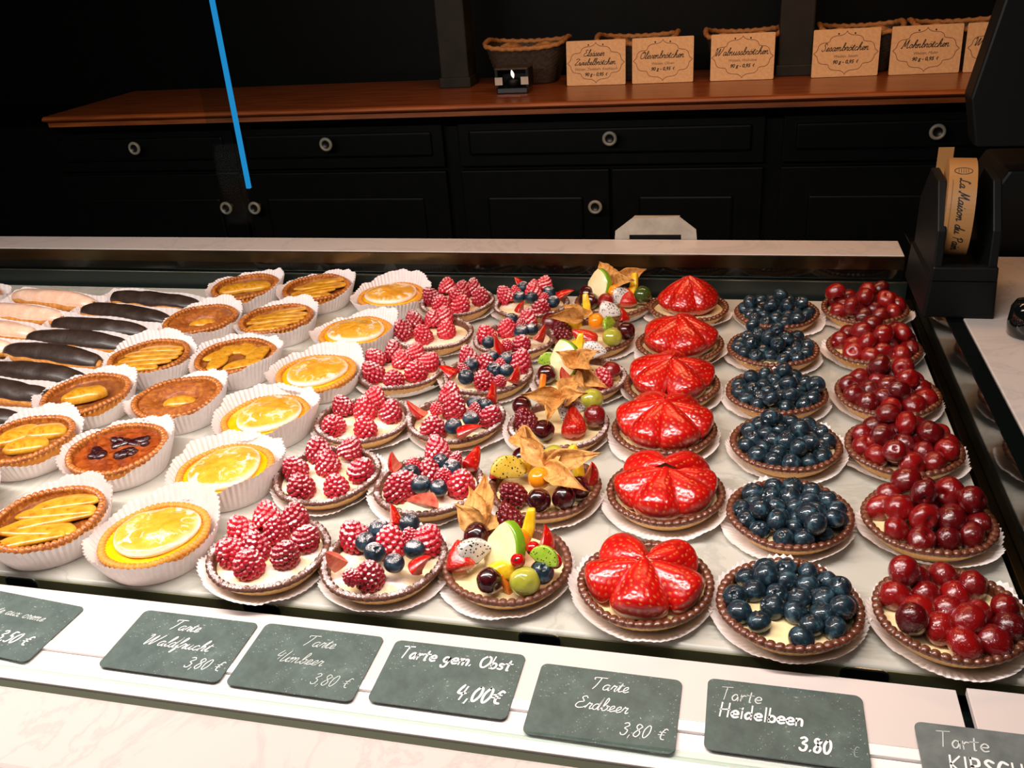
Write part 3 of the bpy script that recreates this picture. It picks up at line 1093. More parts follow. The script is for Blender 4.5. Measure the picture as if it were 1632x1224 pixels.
def ellip(name, mat, sx, sy, sz, dent=0.0, seed=0):
    def fn(th, ph):
        x, y, z = math.sin(th) * math.cos(ph), math.sin(th) * math.sin(ph), math.cos(th)
        f = 1 + 0.03 * nz(x * 1.5 + seed, y * 1.5, z * 1.5) - dent * math.exp(-(math.degrees(th) / 12) ** 2)
        return (x * f * sx, y * f * sy, z * f * sz)
    V, fs = ball(20, 28, fn)
    return mk(name, V, fs, mat)


def chunk_mesh(name, mats, outline, thick, bev=0.0012, mi_fn=None):
    """a slice: outline in xz, thickness along y, edges softened"""
    bm = bmesh.new()
    A = [bm.verts.new((p[0], -thick / 2, p[1])) for p in outline]
    B = [bm.verts.new((p[0], thick / 2, p[1])) for p in outline]
    n = len(outline)
    bm.faces.new(A)
    bm.faces.new(B[::-1])
    for i in range(n):
        f = bm.faces.new((A[i], B[i], B[(i + 1) % n], A[(i + 1) % n]))
        if mi_fn and mi_fn(i, n):
            f.material_index = 1
    bmesh.ops.recalc_face_normals(bm, faces=bm.faces[:])
    bmesh.ops.bevel(bm, geom=[e for e in bm.edges], offset=bev, segments=2, affect='EDGES', profile=0.5, clamp_overlap=True)
    me = bpy.data.meshes.new(name)
    bm.to_mesh(me)
    bm.free()
    for m in mats:
        me.materials.append(m)
    me.polygons.foreach_set('use_smooth', [True] * len(me.polygons))
    return me


def arc_pts(R, a0, a1, n, cx=0, cz=0):
    return [(cx + R * math.cos(rad(a0 + (a1 - a0) * k / n)), cz + R * math.sin(rad(a0 + (a1 - a0) * k / n))) for k in range(n + 1)]


RASP = [raspberry_mesh(s, M['rasp'], random.Random(s).uniform(.0215, .0245), random.Random(s + 9).uniform(.0225, .0245)) for s in range(5)]
RASP_D = raspberry_mesh(50, M['rasp_dark'], 0.024, 0.0235)
BLUE = [blueberry_mesh(s, M['blue']) for s in range(5)]
BLUE_S = [blueberry_mesh(s + 8, M['blue_s']) for s in range(3)]
CHER = [cherry_mesh(s, M['cherry']) for s in range(6)]
DCHER = [cherry_mesh(s + 30, M['darkcherry'], 'dark_cherry') for s in range(2)]
STRAW = [straw_mesh(s, 0.047 + 0.002 * (s % 3), 0.042, 0.0195) for s in range(4)]
WEDGE = [wedge_mesh(s) for s in range(3)]
CURR = currant_mesh()
GRAPE = ellip('grape', M['grape'], 0.0105, 0.0098, 0.0095, 0.1)
GRAPE_D = ellip('grape', M['grape_dark'], 0.0105, 0.0098, 0.0105, 0.1)
PHYS = ellip('berry', M['physalis'], 0.0100, 0.0100, 0.0096, 0.08, 3)
APPLE = chunk_mesh('apple_slice', [M['apple_flesh'], M['apple_skin']], arc_pts(0.017, -80, 100, 16) + arc_pts(0.019, 120, 262, 6, 0.012, 0)[1:-1][:0] + [(-0.006, 0.011), (-0.0085, 0), (-0.004, -0.012)], 0.007, 0.0012, lambda i, n: i < 16)
for p_ in APPLE.polygons:
    c_ = p_.center
    p_.material_index = 1 if math.hypot(c_.x, c_.z) > 0.0160 and c_.x > -0.0045 else 0
MANGO = chunk_mesh('mango_strip', [M['mango']], [(-0.004, -0.011), (0.003, -0.012), (0.005, 0), (0.003, 0.013), (-0.002, 0.012), (-0.003, 0.002)], 0.006, 0.0014)
MANGO2 = chunk_mesh('mango_piece', [M['mango']], [(-0.009, -0.004), (0.006, -0.006), (0.010, 0.001), (0.003, 0.006), (-0.007, 0.004)], 0.012, 0.002)
PAPAYA = chunk_mesh('papaya_strip', [M['orange']], [(-0.004, -0.011), (0.003, -0.012), (0.004, 0.011), (-0.002, 0.012)], 0.005, 0.0014)
DRAGON = chunk_mesh('dragonfruit_slice', [M['dragon']], [(-0.011, -0.008)] + arc_pts(0.015, 10, 110, 8, -0.004, -0.004) + [(-0.011, 0.006)], 0.008, 0.0016)
KIWI = chunk_mesh('kiwi_slice', [M['kiwi']], arc_pts(0.015, 0, 180, 14) + [(-0.008, -0.004), (0.008, -0.004)], 0.006, 0.0014)
KIWI_G = chunk_mesh('kiwi_slice', [M['kiwi_green'], M['apple_skin']], arc_pts(0.014, 0, 180, 14) + [(-0.007, -0.003), (0.007, -0.003)], 0.005, 0.0012, lambda i, n: i < 14)


def petal_mesh(seed, P0, P1, width, bulge, side=Vector((0, 0, 1))):
    """one papery husk leaf from its base P0 to its curled tip P1"""
    rg = random.Random(seed)
    d = P1 - P0
    L = d.length
    ax = d.normalized()
    bi = ax.cross(side)
    if bi.length < 0.1:
        bi = ax.cross(Vector((0, 1, 0)))
    bi.normalize()
    no = bi.cross(ax).normalized()
    nu, nv = 16, 13
    V = []
    o = rg.uniform(0, 40)
    for layer in (0, 1):
        for i in range(nu + 1):
            t = i / nu
            w = width * (0.14 + 1.05 * math.sin(PI * min(1, t * 0.97) ** 0.8)) * (1 - 0.75 * t ** 2.5)
            for j in range(nv):
                s = (j / (nv - 1) - 0.5) * 2
                hgt = bulge * math.sin(PI * t) + (abs(s) ** 1.4) * w * 0.34 - 0.10 * w + 0.0022 * nz(t * 4 + o, s * 2.0) + 0.0007 * abs(math.sin(s * 6.3)) + 0.008 * t ** 3 * nz(o, s * 1.2)
                e = 1 + 0.14 * nz(t * 7 + o, s * 3 + 9)
                p = P0 + ax * (L * t * (1 + 0.05 * nz(s * 3, o))) + bi * (w * 0.5 * s * e) + no * (hgt + 0.00035 * layer)
                V.append(tuple(p))
    fs = gridf(nu + 1, nv, False)
    k = (nu + 1) * nv
    fs += [tuple(k + q for q in f[::-1]) for f in gridf(nu + 1, nv, False)]
    for i in range(nu):
        for e in (0, nv - 1):
            q = i * nv + e
            fs.append((q, q + nv, k + q + nv, k + q))
    return mk('husk', V, fs, M['husk'])


def look_rot(xdir, up=Vector((0, 0, 1))):
    """rotation whose local x points along xdir and z stays as near up as it can"""
    x = xdir.normalized()
    y = up.cross(x)
    if y.length < 1e-3:
        y = Vector((0, 1, 0))
    y.normalize()
    z = x.cross(y)
    return Matrix((x, y, z)).transposed()


# ---------------------------------------------------------------- the rows of tarts
ROWS = {
    'cherry': [(0.151, 0.535), (0.155, 0.647), (0.152, 0.758), (0.151, 0.863), (0.151, 0.977), (0.153, 1.089)],
    'blueberry': [(0.046, 0.529), (0.050, 0.641), (0.051, 0.753), (0.045, 0.856), (0.044, 0.964), (0.050, 1.070)],
    'strawberry': [(-0.055, 0.538), (-0.050, 0.660), (-0.060, 0.768), (-0.060, 0.864), (-0.059, 0.968), (-0.056, 1.082)],
    'fruit': [(-0.161, 0.545), (-0.154, 0.656), (-0.162, 0.765), (-0.157, 0.872), (-0.162, 0.985), (-0.151, 1.094)],
    'berry': [(-0.258, 0.536), (-0.256, 0.645), (-0.267, 0.767), (-0.260, 0.869), (-0.253, 0.968), (-0.256, 1.079)],
    'raspberry': [(-0.355, 0.532), (-0.356, 0.650), (-0.362, 0.755), (-0.361, 0.871), (-0.357, 0.975), (-0.357, 1.081)],
    'lemon': [(-0.465, 0.536), (-0.457, 0.640), (-0.468, 0.743), (-0.459, 0.848), (-0.457, 0.962), (-0.456, 1.088)],
    'apple': [(-0.562, 0.540), (-0.574, 0.657), (-0.575, 0.766), (-0.563, 0.872), (-0.567, 0.988), (-0.562, 1.105)],
    'peach': [(-0.690, 0.552), (-0.682, 0.663), (-0.684, 0.763), (-0.669, 0.862), (-0.668, 0.979), (-0.668, 1.105)],
}
ORD = ['frontmost', 'second from the front', 'third from the front', 'fourth from the front', 'fifth from the front', 'rearmost']
RIM = 0.0178
SHIFT = {'lemon': 0.004, 'apple': -0.005, 'peach': -0.008}
ROWS = {k_: [(a * (CZ - RIM) / (CZ - 0.028) + SHIFT.get(k_, 0), min(b * (CZ - RIM) / (CZ - 0.028), 1.126)) for a, b in v] for k_, v in ROWS.items()}
rng = random.Random(11)


def case_under(i, x, y, kind, what, row):
    o = ob('paper_case', LINERS[kind][rng.randrange(len(LINERS[kind]))], None, (x, y, 0.0002), (0, 0, rng.uniform(0, 6.28) if kind == 'flat' else rng.uniform(-0.5, 0.5)))
    tag(o, 'white pleated paper case holding the %s, %s' % (what, ORD[i]), 'paper case', 'paper cases of the %s row' % row)
    return o


def shell(i, x, y, name, label, group, crust, fill, cat='tart'):
    t = empty(name, (x, y, 0.0), label, cat, group)
    ob('crust', crust, t, (0, 0, 0), (0, 0, rng.uniform(0, 6.28)))
    if fill is not None:
        ob(fill.name.split('.')[0], fill, t, (0, 0, 0), (0, 0, rng.uniform(0, 6.28)))
    return t


def heap(n, R, r, z0, seed, tight=0.92):
    """settle n berries of radius r on the cream: they push one another apart, sink, and stay inside the rim"""
    g = np.random.default_rng(seed)
    a, q = g.uniform(0, 2 * PI, n), R * np.sqrt(g.uniform(0, 1, n))
    P = np.stack([q * np.cos(a), q * np.sin(a), z0 + r * g.uniform(0.8, 1.6, n)], 1)
    D = 2 * r * tight
    for it in range(400):
        P[:, 2] -= 0.00012
        for _ in range(2):
            d = P[:, None] - P[None]
            L = np.linalg.norm(d, axis=2) + np.eye(n)
            push = np.clip(D - L, 0, None) * (1 - np.eye(n)) * 0.25
            P += (d / L[:, :, None] * push[:, :, None]).sum(1)
        P[:, 2] = np.maximum(P[:, 2], z0 + r * 0.78)
        q = np.hypot(P[:, 0], P[:, 1])
        f = np.minimum(1, R / np.maximum(q, 1e-9))
        P[:, 0] *= f
        P[:, 1] *= f
    return P.tolist()


def rand_rot(rg):
    return Euler((rg.uniform(0, 6.28), rg.uniform(0, 6.28), rg.uniform(0, 6.28)))


# cherry tarts
for i, (x, y) in enumerate(ROWS['cherry']):
    case_under(i, x, y, 'flat', 'cherry tart', 'cherry tart')
    t = shell(i, x, y, 'cherry_tart', 'brown crusted tart heaped with glazed red cherries, ' + ORD[i] + ' of its row', 'cherry tarts', CR['glazed'][i % 3], CREAM[i % 3])
    rg = random.Random(100 + i)
    for (px, py, pz) in heap(17 if i == 0 else 21, 0.0362, 0.0114, 0.0105, 300 + i, 0.86):
        ob('cherry', rg.choice(CHER), t, (px, py, pz), rand_rot(rg), rg.uniform(0.0108, 0.0124))

# blueberry tarts
for i, (x, y) in enumerate(ROWS['blueberry']):
    case_under(i, x, y, 'flat', 'blueberry tart', 'blueberry tart')
    t = shell(i, x, y, 'blueberry_tart', 'brown crusted tart covered with dark glossy blueberries, ' + ORD[i] + ' of its row', 'blueberry tarts', CR['glazed'][(i + 1) % 3], CREAM[(i + 1) % 3])
    rg = random.Random(200 + i)
    for (px, py, pz) in heap(24 if i == 0 else 30, 0.0380, 0.0088, 0.0110, 400 + i, 0.9):
        e = rand_rot(rg) if rg.random() < .4 else Euler((rg.uniform(-.9, .9), rg.uniform(-.9, .9), rg.uniform(0, 6.28)))
        ob('blueberry', rg.choice(BLUE), t, (px, py, pz), e, rg.uniform(0.0080, 0.0096))

# strawberry tarts: halves stand round the middle with their tips together
STR = [
    [(268, 34), (196, 30), (338, 32), (130, 34), (48, 34)],
    [(262, 34), (200, 34), (322, 34), (130, 40), (55, 40), (10, 36)],
    [(245, 42), (300, 40), (180, 42), (0, 40), (120, 46), (60, 46)],
    [(225, 44), (305, 44), (165, 44), (20, 44), (95, 46)],
    [(225, 48), (295, 46), (150, 48), (350, 48), (80, 50)],
    [(255, 64), (330, 62), (190, 62), (110, 60), (40, 60)],
]
for i, (x, y) in enumerate(ROWS['strawberry']):
    case_under(i, x, y, 'flat', 'strawberry tart', 'strawberry tart')
    t = shell(i, x, y, 'strawberry_tart', 'brown crusted tart of glazed strawberry halves on cream, ' + ORD[i] + ' of its row', 'strawberry tarts', CR['glazed'][(i + 2) % 3], CREAM[i % 3])
    rg = random.Random(500 + i)
    for (ang, tilt) in STR[i]:
        d = Vector((math.cos(rad(ang)), math.sin(rad(ang)), 0))
        br = 0.0470 * math.cos(rad(tilt)) + (0.0005 if tilt < 38 else 0.0035)
        base = d * br + Vector((0, 0, 0.0125))
        xd = -d * math.cos(rad(tilt)) + Vector((0, 0, math.sin(rad(tilt))))
        ob('strawberry', rg.choice(STRAW), t, base, look_rot(xd, Vector((0, 0, 1)) + d * 0.5), rg.uniform(0.94, 1.04) * (1.0 if tilt < 38 else 1.07))


# tarts whose fruit is placed one by one; view coordinates of each fruit's centre
def v4(p):
    return (300 + p[0] * .25735, 680 + p[1] * .25735)


def v3(p):
    return (300 + p[0] * .25735, 420 + p[1] * .25735)


def v5(p):
    return (640 + p[0] * .25735, 400 + p[1] * .25735)


def v6(p):
    return (640 + p[0] * .25735, 680 + p[1] * .25735)


def stand(t, mesh, name, wp, rg, x, y, lean=0.45, scale=1.0, mid=0.013):
    """a berry with its wide end down, leaning a little out from the tart's middle; wp = its centre"""
    loc = wp - Vector((x, y, 0))
    out = Vector((loc.x, loc.y, 0)) / 0.04
    up = (Vector((0, 0, 1)) + out * lean + Vector((rg.uniform(-.3, .3), rg.uniform(-.3, .3), 0))).normalized()
    q = up.to_track_quat('Z', 'Y') @ Euler((0, 0, rg.uniform(0, 6.28))).to_quaternion()
    return ob(name, mesh, t, loc - up * mid * scale, q.to_matrix(), scale)


RP = [
    (v4, [(485, 550), (660, 545), (325, 640), (545, 640), (740, 680), (250, 770), (410, 730), (370, 840), (605, 785)]),
    (v4, [(800, 130), (1010, 130), (860, 215), (650, 250), (690, 360), (910, 360), (1080, 260)]),
    (v3, [(950, 875), (1155, 820), (1095, 895), (1255, 905), (890, 995), (1090, 1005)]),
    (v3, [(1150, 580), (1275, 540), (1410, 545), (1325, 590), (1500, 600), (1140, 670), (1270, 710), (1410, 665)]),
    (v3, [(1395, 345), (1515, 340), (1585, 320), (1325, 410), (1450, 435), (1600, 400)]),
    (v5, [(285, 215), (375, 240), (445, 225), (180, 280), (340, 280), (490, 280), (245, 320), (370, 330)]),
]
for i, (x, y) in enumerate(ROWS['raspberry']):
    case_under(i, x, y, 'flat', 'raspberry tart', 'raspberry tart')
    t = shell(i, x, y, 'raspberry_tart', 'tart of whole raspberries dusted with sugar on cream, ' + ORD[i] + ' of its row', 'raspberry tarts', CR['sugared'][i % 3], CREAM_S[i % 3])
    rg = random.Random(600 + i)
    cv, pts = RP[i]
    for p in pts:
        px, py = cv(p)
        ob_ = stand(t, rg.choice(RASP), 'raspberry', at(px, py, 0.0245), rg, x, y, 0.55, rg.uniform(.95, 1.08), 0.011)

# mixed berry tarts
WP = [
    (v4, dict(r=[(1020, 665), (1250, 710), (1485, 690), (1120, 910)], s=[(1370, 670), (1005, 925)], b=[(1180, 635), (1370, 600), (1100, 715), (1155, 780), (1400, 760), (1275, 845)],
              w=[((1275, 640), (1290, 470)), ((960, 850), (820, 790)), ((1400, 900), (1450, 790))])),
    (v6, dict(r=[(220, 140), (170, 270), (370, 340), (25, 350), (-30, 374)], s=[(70, 230), (260, 295), (335, 200)], b=[(240, 220), (55, 290), (120, 360), (230, 380), (310, 260)],
              w=[((400, 270), (495, 115)), ((215, 480), (20, 430)), ((-30, 260), (-95, 180))])),
    (v5, dict(r=[(300, 880), (325, 960), (195, 1085), (555, 1020)], s=[(215, 970), (455, 975)], b=[(450, 940), (320, 1085), (430, 1040), (520, 960)],
              w=[((535, 950), (590, 800)), ((150, 1030), (15, 955)), ((345, 1150), (470, 1060))])),
    (v5, dict(r=[(410, 650), (520, 700), (510, 800), (740, 680)], s=[(610, 700), (375, 725), (610, 800)], b=[(430, 710), (400, 780), (575, 740), (560, 660), (650, 740), (645, 670)],
              w=[((330, 790), (245, 695)), ((590, 680), (600, 520)), ((670, 820), (745, 720))])),
    (v5, dict(r=[(520, 510), (655, 470), (780, 420), (745, 570)], s=[(650, 575), (740, 450)], b=[(680, 425), (540, 565), (740, 500), (805, 485)],
              w=[((830, 560), (905, 475)), ((600, 640), (600, 520))])),
    (v5, dict(r=[(640, 270), (885, 205), (815, 255), (865, 350)], s=[(820, 205), (705, 245), (885, 285)], b=[(750, 225), (730, 285), (805, 290), (915, 255), (940, 315)],
              w=[((960, 300), (1050, 225)), ((730, 385), (728, 310)), ((735, 230), (722, 170))])),
]
for i, (x, y) in enumerate(ROWS['berry']):
    case_under(i, x, y, 'flat', 'mixed berry tart', 'mixed berry tart')
    t = shell(i, x, y, 'berry_tart', 'sugared tart of raspberries, blueberries and strawberry wedges, ' + ORD[i] + ' of its row', 'mixed berry tarts', CR['sugared'][(i + 1) % 3], CREAM_S[(i + 1) % 3])
    rg = random.Random(700 + i)
    cv, D = WP[i]
    for p in D['r']:
        stand(t, rg.choice(RASP), 'raspberry', at(*cv(p), 0.0245), rg, x, y, 0.5, rg.uniform(.98, 1.1), 0.011)
    for p in D['s']:
        stand(t, rg.choice(RASP), 'raspberry', at(*cv(p), 0.029), rg, x, y, 0.3, 0.6, 0.011)
    for p in D['b']:
        wp = at(*cv(p), 0.027) - Vector((x, y, 0))
        ob('blueberry', rg.choice(BLUE_S), t, wp, Euler((rg.uniform(-.7, .7), rg.uniform(-.7, .7), rg.uniform(0, 6))), rg.uniform(.0078, .0092))
    for (p, q) in D['w']:
        a, b = at(*cv(p), 0.022), at(*cv(q), 0.038)
        d = b - a
        L = d.length
        ob('strawberry_wedge', rg.choice(WEDGE), t, a - Vector((x, y, 0)), look_rot(d, Vector((rg.choice((-1, 1)) * rg.uniform(.5, 1), -0.35, rg.uniform(0, .7)))), (L / 0.03, 1.0, 1.0))

# mixed fruit tarts; each entry: kind, view point, height, extra
MP = [
    (v6, [('husk', (505, 640), [(525, 310), (340, 480), (590, 560), (430, 380)], .038), ('dcherry', (465, 670), .036), ('rasp', (655, 555), .036), ('apple', (612, 745), .038, -0.75),
          ('phys', (722, 705), .037), ('mango', (780, 620), .044, 0.1), ('wedge', (880, 770), (925, 620)), ('curr', (720, 830), .044), ('curr', (815, 755), .044), ('curr', (950, 835), .034),
          ('dragon', (465, 785), .034, 0.7), ('straw', (380, 900), (350, 720)), ('dcherry', (545, 955), .031), ('mango2', (610, 890), .034, 0.5), ('grape', (765, 960), .031), ('bluek', (870, 900), .033), ('kiwig', (880, 830), .042, -0.3), ('papaya', (650, 985), .024, 1.2)]),
    (v6, [('wedge', (600, 330), (560, 200)), ('kiwi', (660, 290), .037, 0.5), ('mango2', (740, 240), .036, 0.1), ('phys', (852, 318), .038), ('husk', (885, 245), [(735, 60), (1240, 165), (1150, 400), (1010, 130)], .044),
          ('grape', (945, 190), .036), ('rasp', (675, 410), .032), ('dcherry', (850, 455), .032), ('dcherry', (1005, 440), .032), ('wedge', (1160, 340), (1215, 250)), ('dcherry', (755, 195), .034), ('mango', (1080, 220), .038, 1.0), ('dcherry', (1090, 380), .030)]),
    (v5, [('husk', (985, 920), [(740, 890), (900, 1060), (1075, 790), (1150, 880)], .044), ('rasp', (760, 1030), .032), ('dcherry', (880, 1110), .031), ('straw', (1070, 1160), (1060, 970)), ('dragon', (1060, 990), .036, 0.3), ('grape', (1180, 920), .036), ('cherry', (1195, 1020), .033),
          ('husk2', (720, 1130), [(880, 1210), (800, 1240)], .034), ('dcherry', (745, 960), .032), ('papaya', (870, 830), .046, 0.6)]),
    (v5, [('apple', (985, 680), .040, -0.4), ('dcherry', (900, 760), .032), ('wedge', (1040, 810), (960, 740)), ('husk', (1080, 690), [(960, 620), (1230, 620), (1140, 760), (1190, 740)], .044), ('husk2', (1070, 760), [(1280, 850), (1130, 850)], .030), ('cherry', (1300, 735), .032), ('rasp', (1240, 770), .031), ('dragon', (1200, 630), .036, 0.2), ('mango', (1090, 590), .040, 0.1), ('kiwig', (910, 690), .036, 0.2), ('phys', (1110, 700), .034)]),
    (v5, [('husk', (1120, 420), [(900, 410), (1000, 330), (1165, 370)], .042), ('mango', (1140, 340), .042, 0.3), ('mango2', (1060, 450), .034, 0.2), ('phys', (1205, 435), .038), ('dragon', (1290, 385), .040, 0.2), ('wedge', (1370, 440), (1385, 350)), ('straw', (1200, 580), (1070, 500)), ('rasp', (990, 480), .033), ('kiwig', (1290, 465), .040, 1.2), ('grape', (1305, 535), .034), ('dcherry', (1390, 495), .032), ('mango2', (1090, 580), .032, 1.0), ('cherry', (925, 445), .030)]),
    (v5, [('husk', (1310, 205), [(1225, 70), (1290, 100), (1510, 120), (1440, 180)], .044), ('apple', (1205, 215), .044, -0.7), ('phys', (1320, 255), .040), ('mango', (1435, 210), .046, -0.4), ('graped', (1490, 270), .034), ('dcherry', (1150, 265), .033), ('dcherry', (1170, 310), .030), ('cherry', (1265, 310), .034), ('straw', (1400, 350), (1400, 250)), ('dragon', (1370, 290), .034, 0.4)]),
]
FD = 0.0065
LK = ['with an apple slice and a green grape', 'with an orange physalis among spread husks', 'with a strawberry half under a large husk', 'with a kiwi slice and pale husks', 'with spotted dragonfruit beside an orange physalis', 'with an upright apple slice']
for i, (x, y) in enumerate(ROWS['fruit']):
    case_under(i, x, y, 'flat', 'mixed fruit tart', 'mixed fruit tart')
    t = shell(i, x, y, 'fruit_tart', 'mixed fruit tart ' + LK[i] + ', ' + (ORD[i] if i < 5 else 'last of its row'), 'mixed fruit tarts', CR['sugared' if i in (2, 3) else 'plain'][i % 2], CREAM[i % 3])
    rg = random.Random(800 + i)
    cv, items = MP[i]
    T0 = Vector((x, y, 0))
    phys = None
    for it in items:
        kd = it[0]
        if kd in ('husk', 'husk2'):
            b = at(*cv(it[1]), it[3] - FD)
            for n_, tip in enumerate(it[2]):
                tp = at(*cv(tip), it[3] - FD + (0.016 if kd == 'husk' and n_ % 4 != 2 else 0.003))
                w_ = 0.019 if (tp - b).length > 0.025 else 0.015
                h_ = ob('husk', petal_mesh(i * 10 + n_ + (5 if kd == 'husk2' else 0), b - T0, tp - T0, w_, 0.004, Vector((0, -0.8, 0.6))), t)
                h_['label'] = 'papery tan physalis husk leaf'
            continue
        if kd == 'wedge':
            a, b = at(*cv(it[1]), 0.019), at(*cv(it[2]), 0.036)
            ob('strawberry_wedge', rg.choice(WEDGE), t, a - T0, look_rot(b - a, Vector((rg.choice((-1, 1)), -0.4, 0.4))), ((b - a).length / 0.03, 1.1, 1.1))
            continue
        if kd == 'straw':
            a, b = at(*cv(it[1]), 0.016), at(*cv(it[2]), 0.034)
            s_ = (b - a).length / 0.042
            ob('strawberry', rg.choice(STRAW), t, a - T0, look_rot(b - a, Vector((0, -0.7, 0.7))), (s_, 0.6, 0.6))
            continue
        wp = at(*cv(it[1]), it[2] - FD) - T0
        rz = it[3] if len(it) > 3 else 0
        if kd in ('apple', 'mango', 'dragon', 'kiwi', 'kiwig', 'papaya', 'mango2'):
            me = {'apple': APPLE, 'mango': MANGO, 'dragon': DRAGON, 'kiwi': KIWI, 'kiwig': KIWI_G, 'papaya': PAPAYA, 'mango2': MANGO2}[kd]
            ob(me.name.split('.')[0], me, t, wp, Euler((-0.35 + rg.uniform(-.15, .15), rg.uniform(-.3, .3), rz)), {'apple': 1.42, 'kiwig': 0.85, 'dragon': 1.25, 'mango': 1.25, 'mango2': 1.2, 'kiwi': 1.1}.get(kd, 1.0))
        elif kd == 'rasp':
            stand(t, RASP_D if i in (0, 1, 2, 4) else RASP[1], 'raspberry', wp + T0, rg, x, y, 0.4)
        elif kd in ('cherry', 'dcherry'):
            ob('cherry' if kd == 'cherry' else 'dark_cherry', rg.choice(CHER if kd == 'cherry' else DCHER), t, wp, rand_rot(rg), rg.uniform(0.0108, 0.0120))
        elif kd == 'curr':
            ob('redcurrant', CURR, t, wp, Euler((1.1 + rg.uniform(-.4, .4), 0, rg.uniform(-.5, .5))), 0.0058)
        elif kd == 'bluek':
            ob('blueberry', BLUE[0], t, wp, Euler((.4, .3, 0)), 0.0095)
        elif kd in ('grape', 'graped'):
            ob('grape', GRAPE if kd == 'grape' else GRAPE_D, t, wp, Euler((1.3, 0.3, rg.uniform(0, 1))), 1.15)
        elif kd == 'phys':
            ob('physalis_berry', PHYS, t, wp, Euler((.5, 0, 0)))


# lemon meringue tarts
def meringue_mesh(seed):
    rg = random.Random(seed)
    n, rings = 72, 18
    o = rg.uniform(0, 40)
    R, H = 0.0345, 0.0105
    V = []
    for i in range(rings + 1):
        t = i / rings
        for j in range(n):
            a = 2 * PI * j / n
            w = 1 + 0.05 * math.sin(2 * a + o) + 0.03 * math.sin(3 * a + 2 * o)
            if t < 0.3:
                q = t / 0.3
                r = R * (0.97 + 0.05 * math.sin(PI * q) - 0.03 * q)
                z = H * 0.60 * q
            else:
                q = (t - 0.3) / 0.7
                r = R * 0.94 * (1 - q) + 0.0002
                z = H * (0.60 + 0.40 * math.sin(PI / 2 * q ** 0.8))
            x, y = r * w * math.cos(a), r * w * math.sin(a)
            z += (0.0011 * nz(x * 70 + o, y * 70) + 0.0006 * nz(x * 190 + o, y * 190) + 0.0012 * math.sin(x * 120 + y * 60 + o) * (0.5 if t > .4 else 0)) * min(1, t * 2.5)
            V.append((x, y, z))
    fs = gridf(rings + 1, n)
    fs.append(tuple(rings * n + j for j in range(n)))
    fs.append(tuple(range(n - 1, -1, -1)))
    return mk('meringue', V, fs, M['meringue'])


MER = [meringue_mesh(s) for s in range(4)]
CURD = fill_mesh('lemon_curd', M['curd'], 0.0438, 0.0178, 0.0012, 0.0005, 4)
for i, (x, y) in enumerate(ROWS['lemon']):
    case_under(i, x, y, 'tall', 'lemon meringue tart', 'lemon meringue tart')
    t = shell(i, x, y, 'lemon_meringue_tart', 'yellow lemon tart with a toasted meringue disc, ' + ORD[i] + ' of its row', 'lemon meringue tarts', CR['lemon'][0], CURD)
    t.rotation_euler = (rad(1.5), rad(rng.uniform(-1, 1)), 0)
    t.location.z = 0.0018
    ob('meringue', MER[i % 4], t, (0.001 + rng.uniform(-.002, .003), rng.uniform(-.002, .002), 0.0184), (0, 0, rng.uniform(0, 6.28)))


# baked fruit tarts
def slice_mesh(seed, L=0.036, W=0.015, H=0.006, curve=0.35):
    """a baked fruit slice: a curved, tapering crescent lying on the filling"""
    rg = random.Random(seed)
    o = rg.uniform(0, 30)
    V = []
    nu, nv = 20, 14
    for i in range(nu + 1):
        t = i / nu
        w = (math.sin(PI * min(max(t, .006), .994)) ** 0.40)
        cx, cy = (t - 0.5) * L, -curve * L * ((t - 0.5) ** 2) * 2
        for j in range(nv):
            a = 2 * PI * j / nv
            yy, zz = W / 2 * w * math.cos(a), H * w ** 0.5 * (math.sin(a) ** 0.4 if a < PI else 0.35 * math.sin(a))
            zz *= 1 + 0.2 * nz(t * 4 + o, a)
            V.append((cx, cy + yy, zz))
    fs = gridf(nu + 1, nv)
    fs += [tuple(range(nv - 1, -1, -1)), tuple(nu * nv + j for j in range(nv))]
    return mk('fruit_slice', V, fs, M['peach'])


SL = [slice_mesh(s, 0.058, 0.027 + 0.003 * (s % 2), 0.0040, 0.2) for s in range(4)]
BIGSL = [slice_mesh(s + 9, 0.054, 0.036, 0.008, 0.15) for s in range(2)]
OVAL = ellip('apricot_half', M['peach'], 0.0185, 0.0115, 0.0075, 0, 7)
BLOB = [cherry_mesh(s + 60, M['jam'], 'baked_berry') for s in range(3)]
ALM = [fill_mesh('almond_filling', M['almond'], 0.0445, 0.0185, 0.0020, 0.0022, s) for s in range(3)]
BERF = fill_mesh('berry_filling', M['berryfill'], 0.0440, 0.0205, 0.002, 0.003, 8)


def ring_cake(seed):
    """a risen cake top with an oval hollow in its middle"""
    n, rings = 72, 14
    V = []
    for i in range(rings + 1):
        t = i / rings
        for j in range(n):
            a = 2 * PI * j / n
            ex = 1.25 if i < rings * .5 else 1.0
            r0x, r0y = 0.022, 0.0145
            ix, iy = r0x * math.cos(a), r0y * math.sin(a)
            oxx, oy = 0.0455 * math.cos(a), 0.0455 * math.sin(a)
            x, y = ix + (oxx - ix) * t, iy + (oy - iy) * t
            z = 0.0165 + 0.0085 * (math.sin(PI * min(1, t * 0.90 + 0.02)) ** 0.7) + 0.0018 * nz(x * 90 + seed, y * 90)
            if t == 0:
                z = 0.0150
            V.append((x, y, z))
    return mk('cake_ring', V, gridf(rings + 1, n), M['cake'])


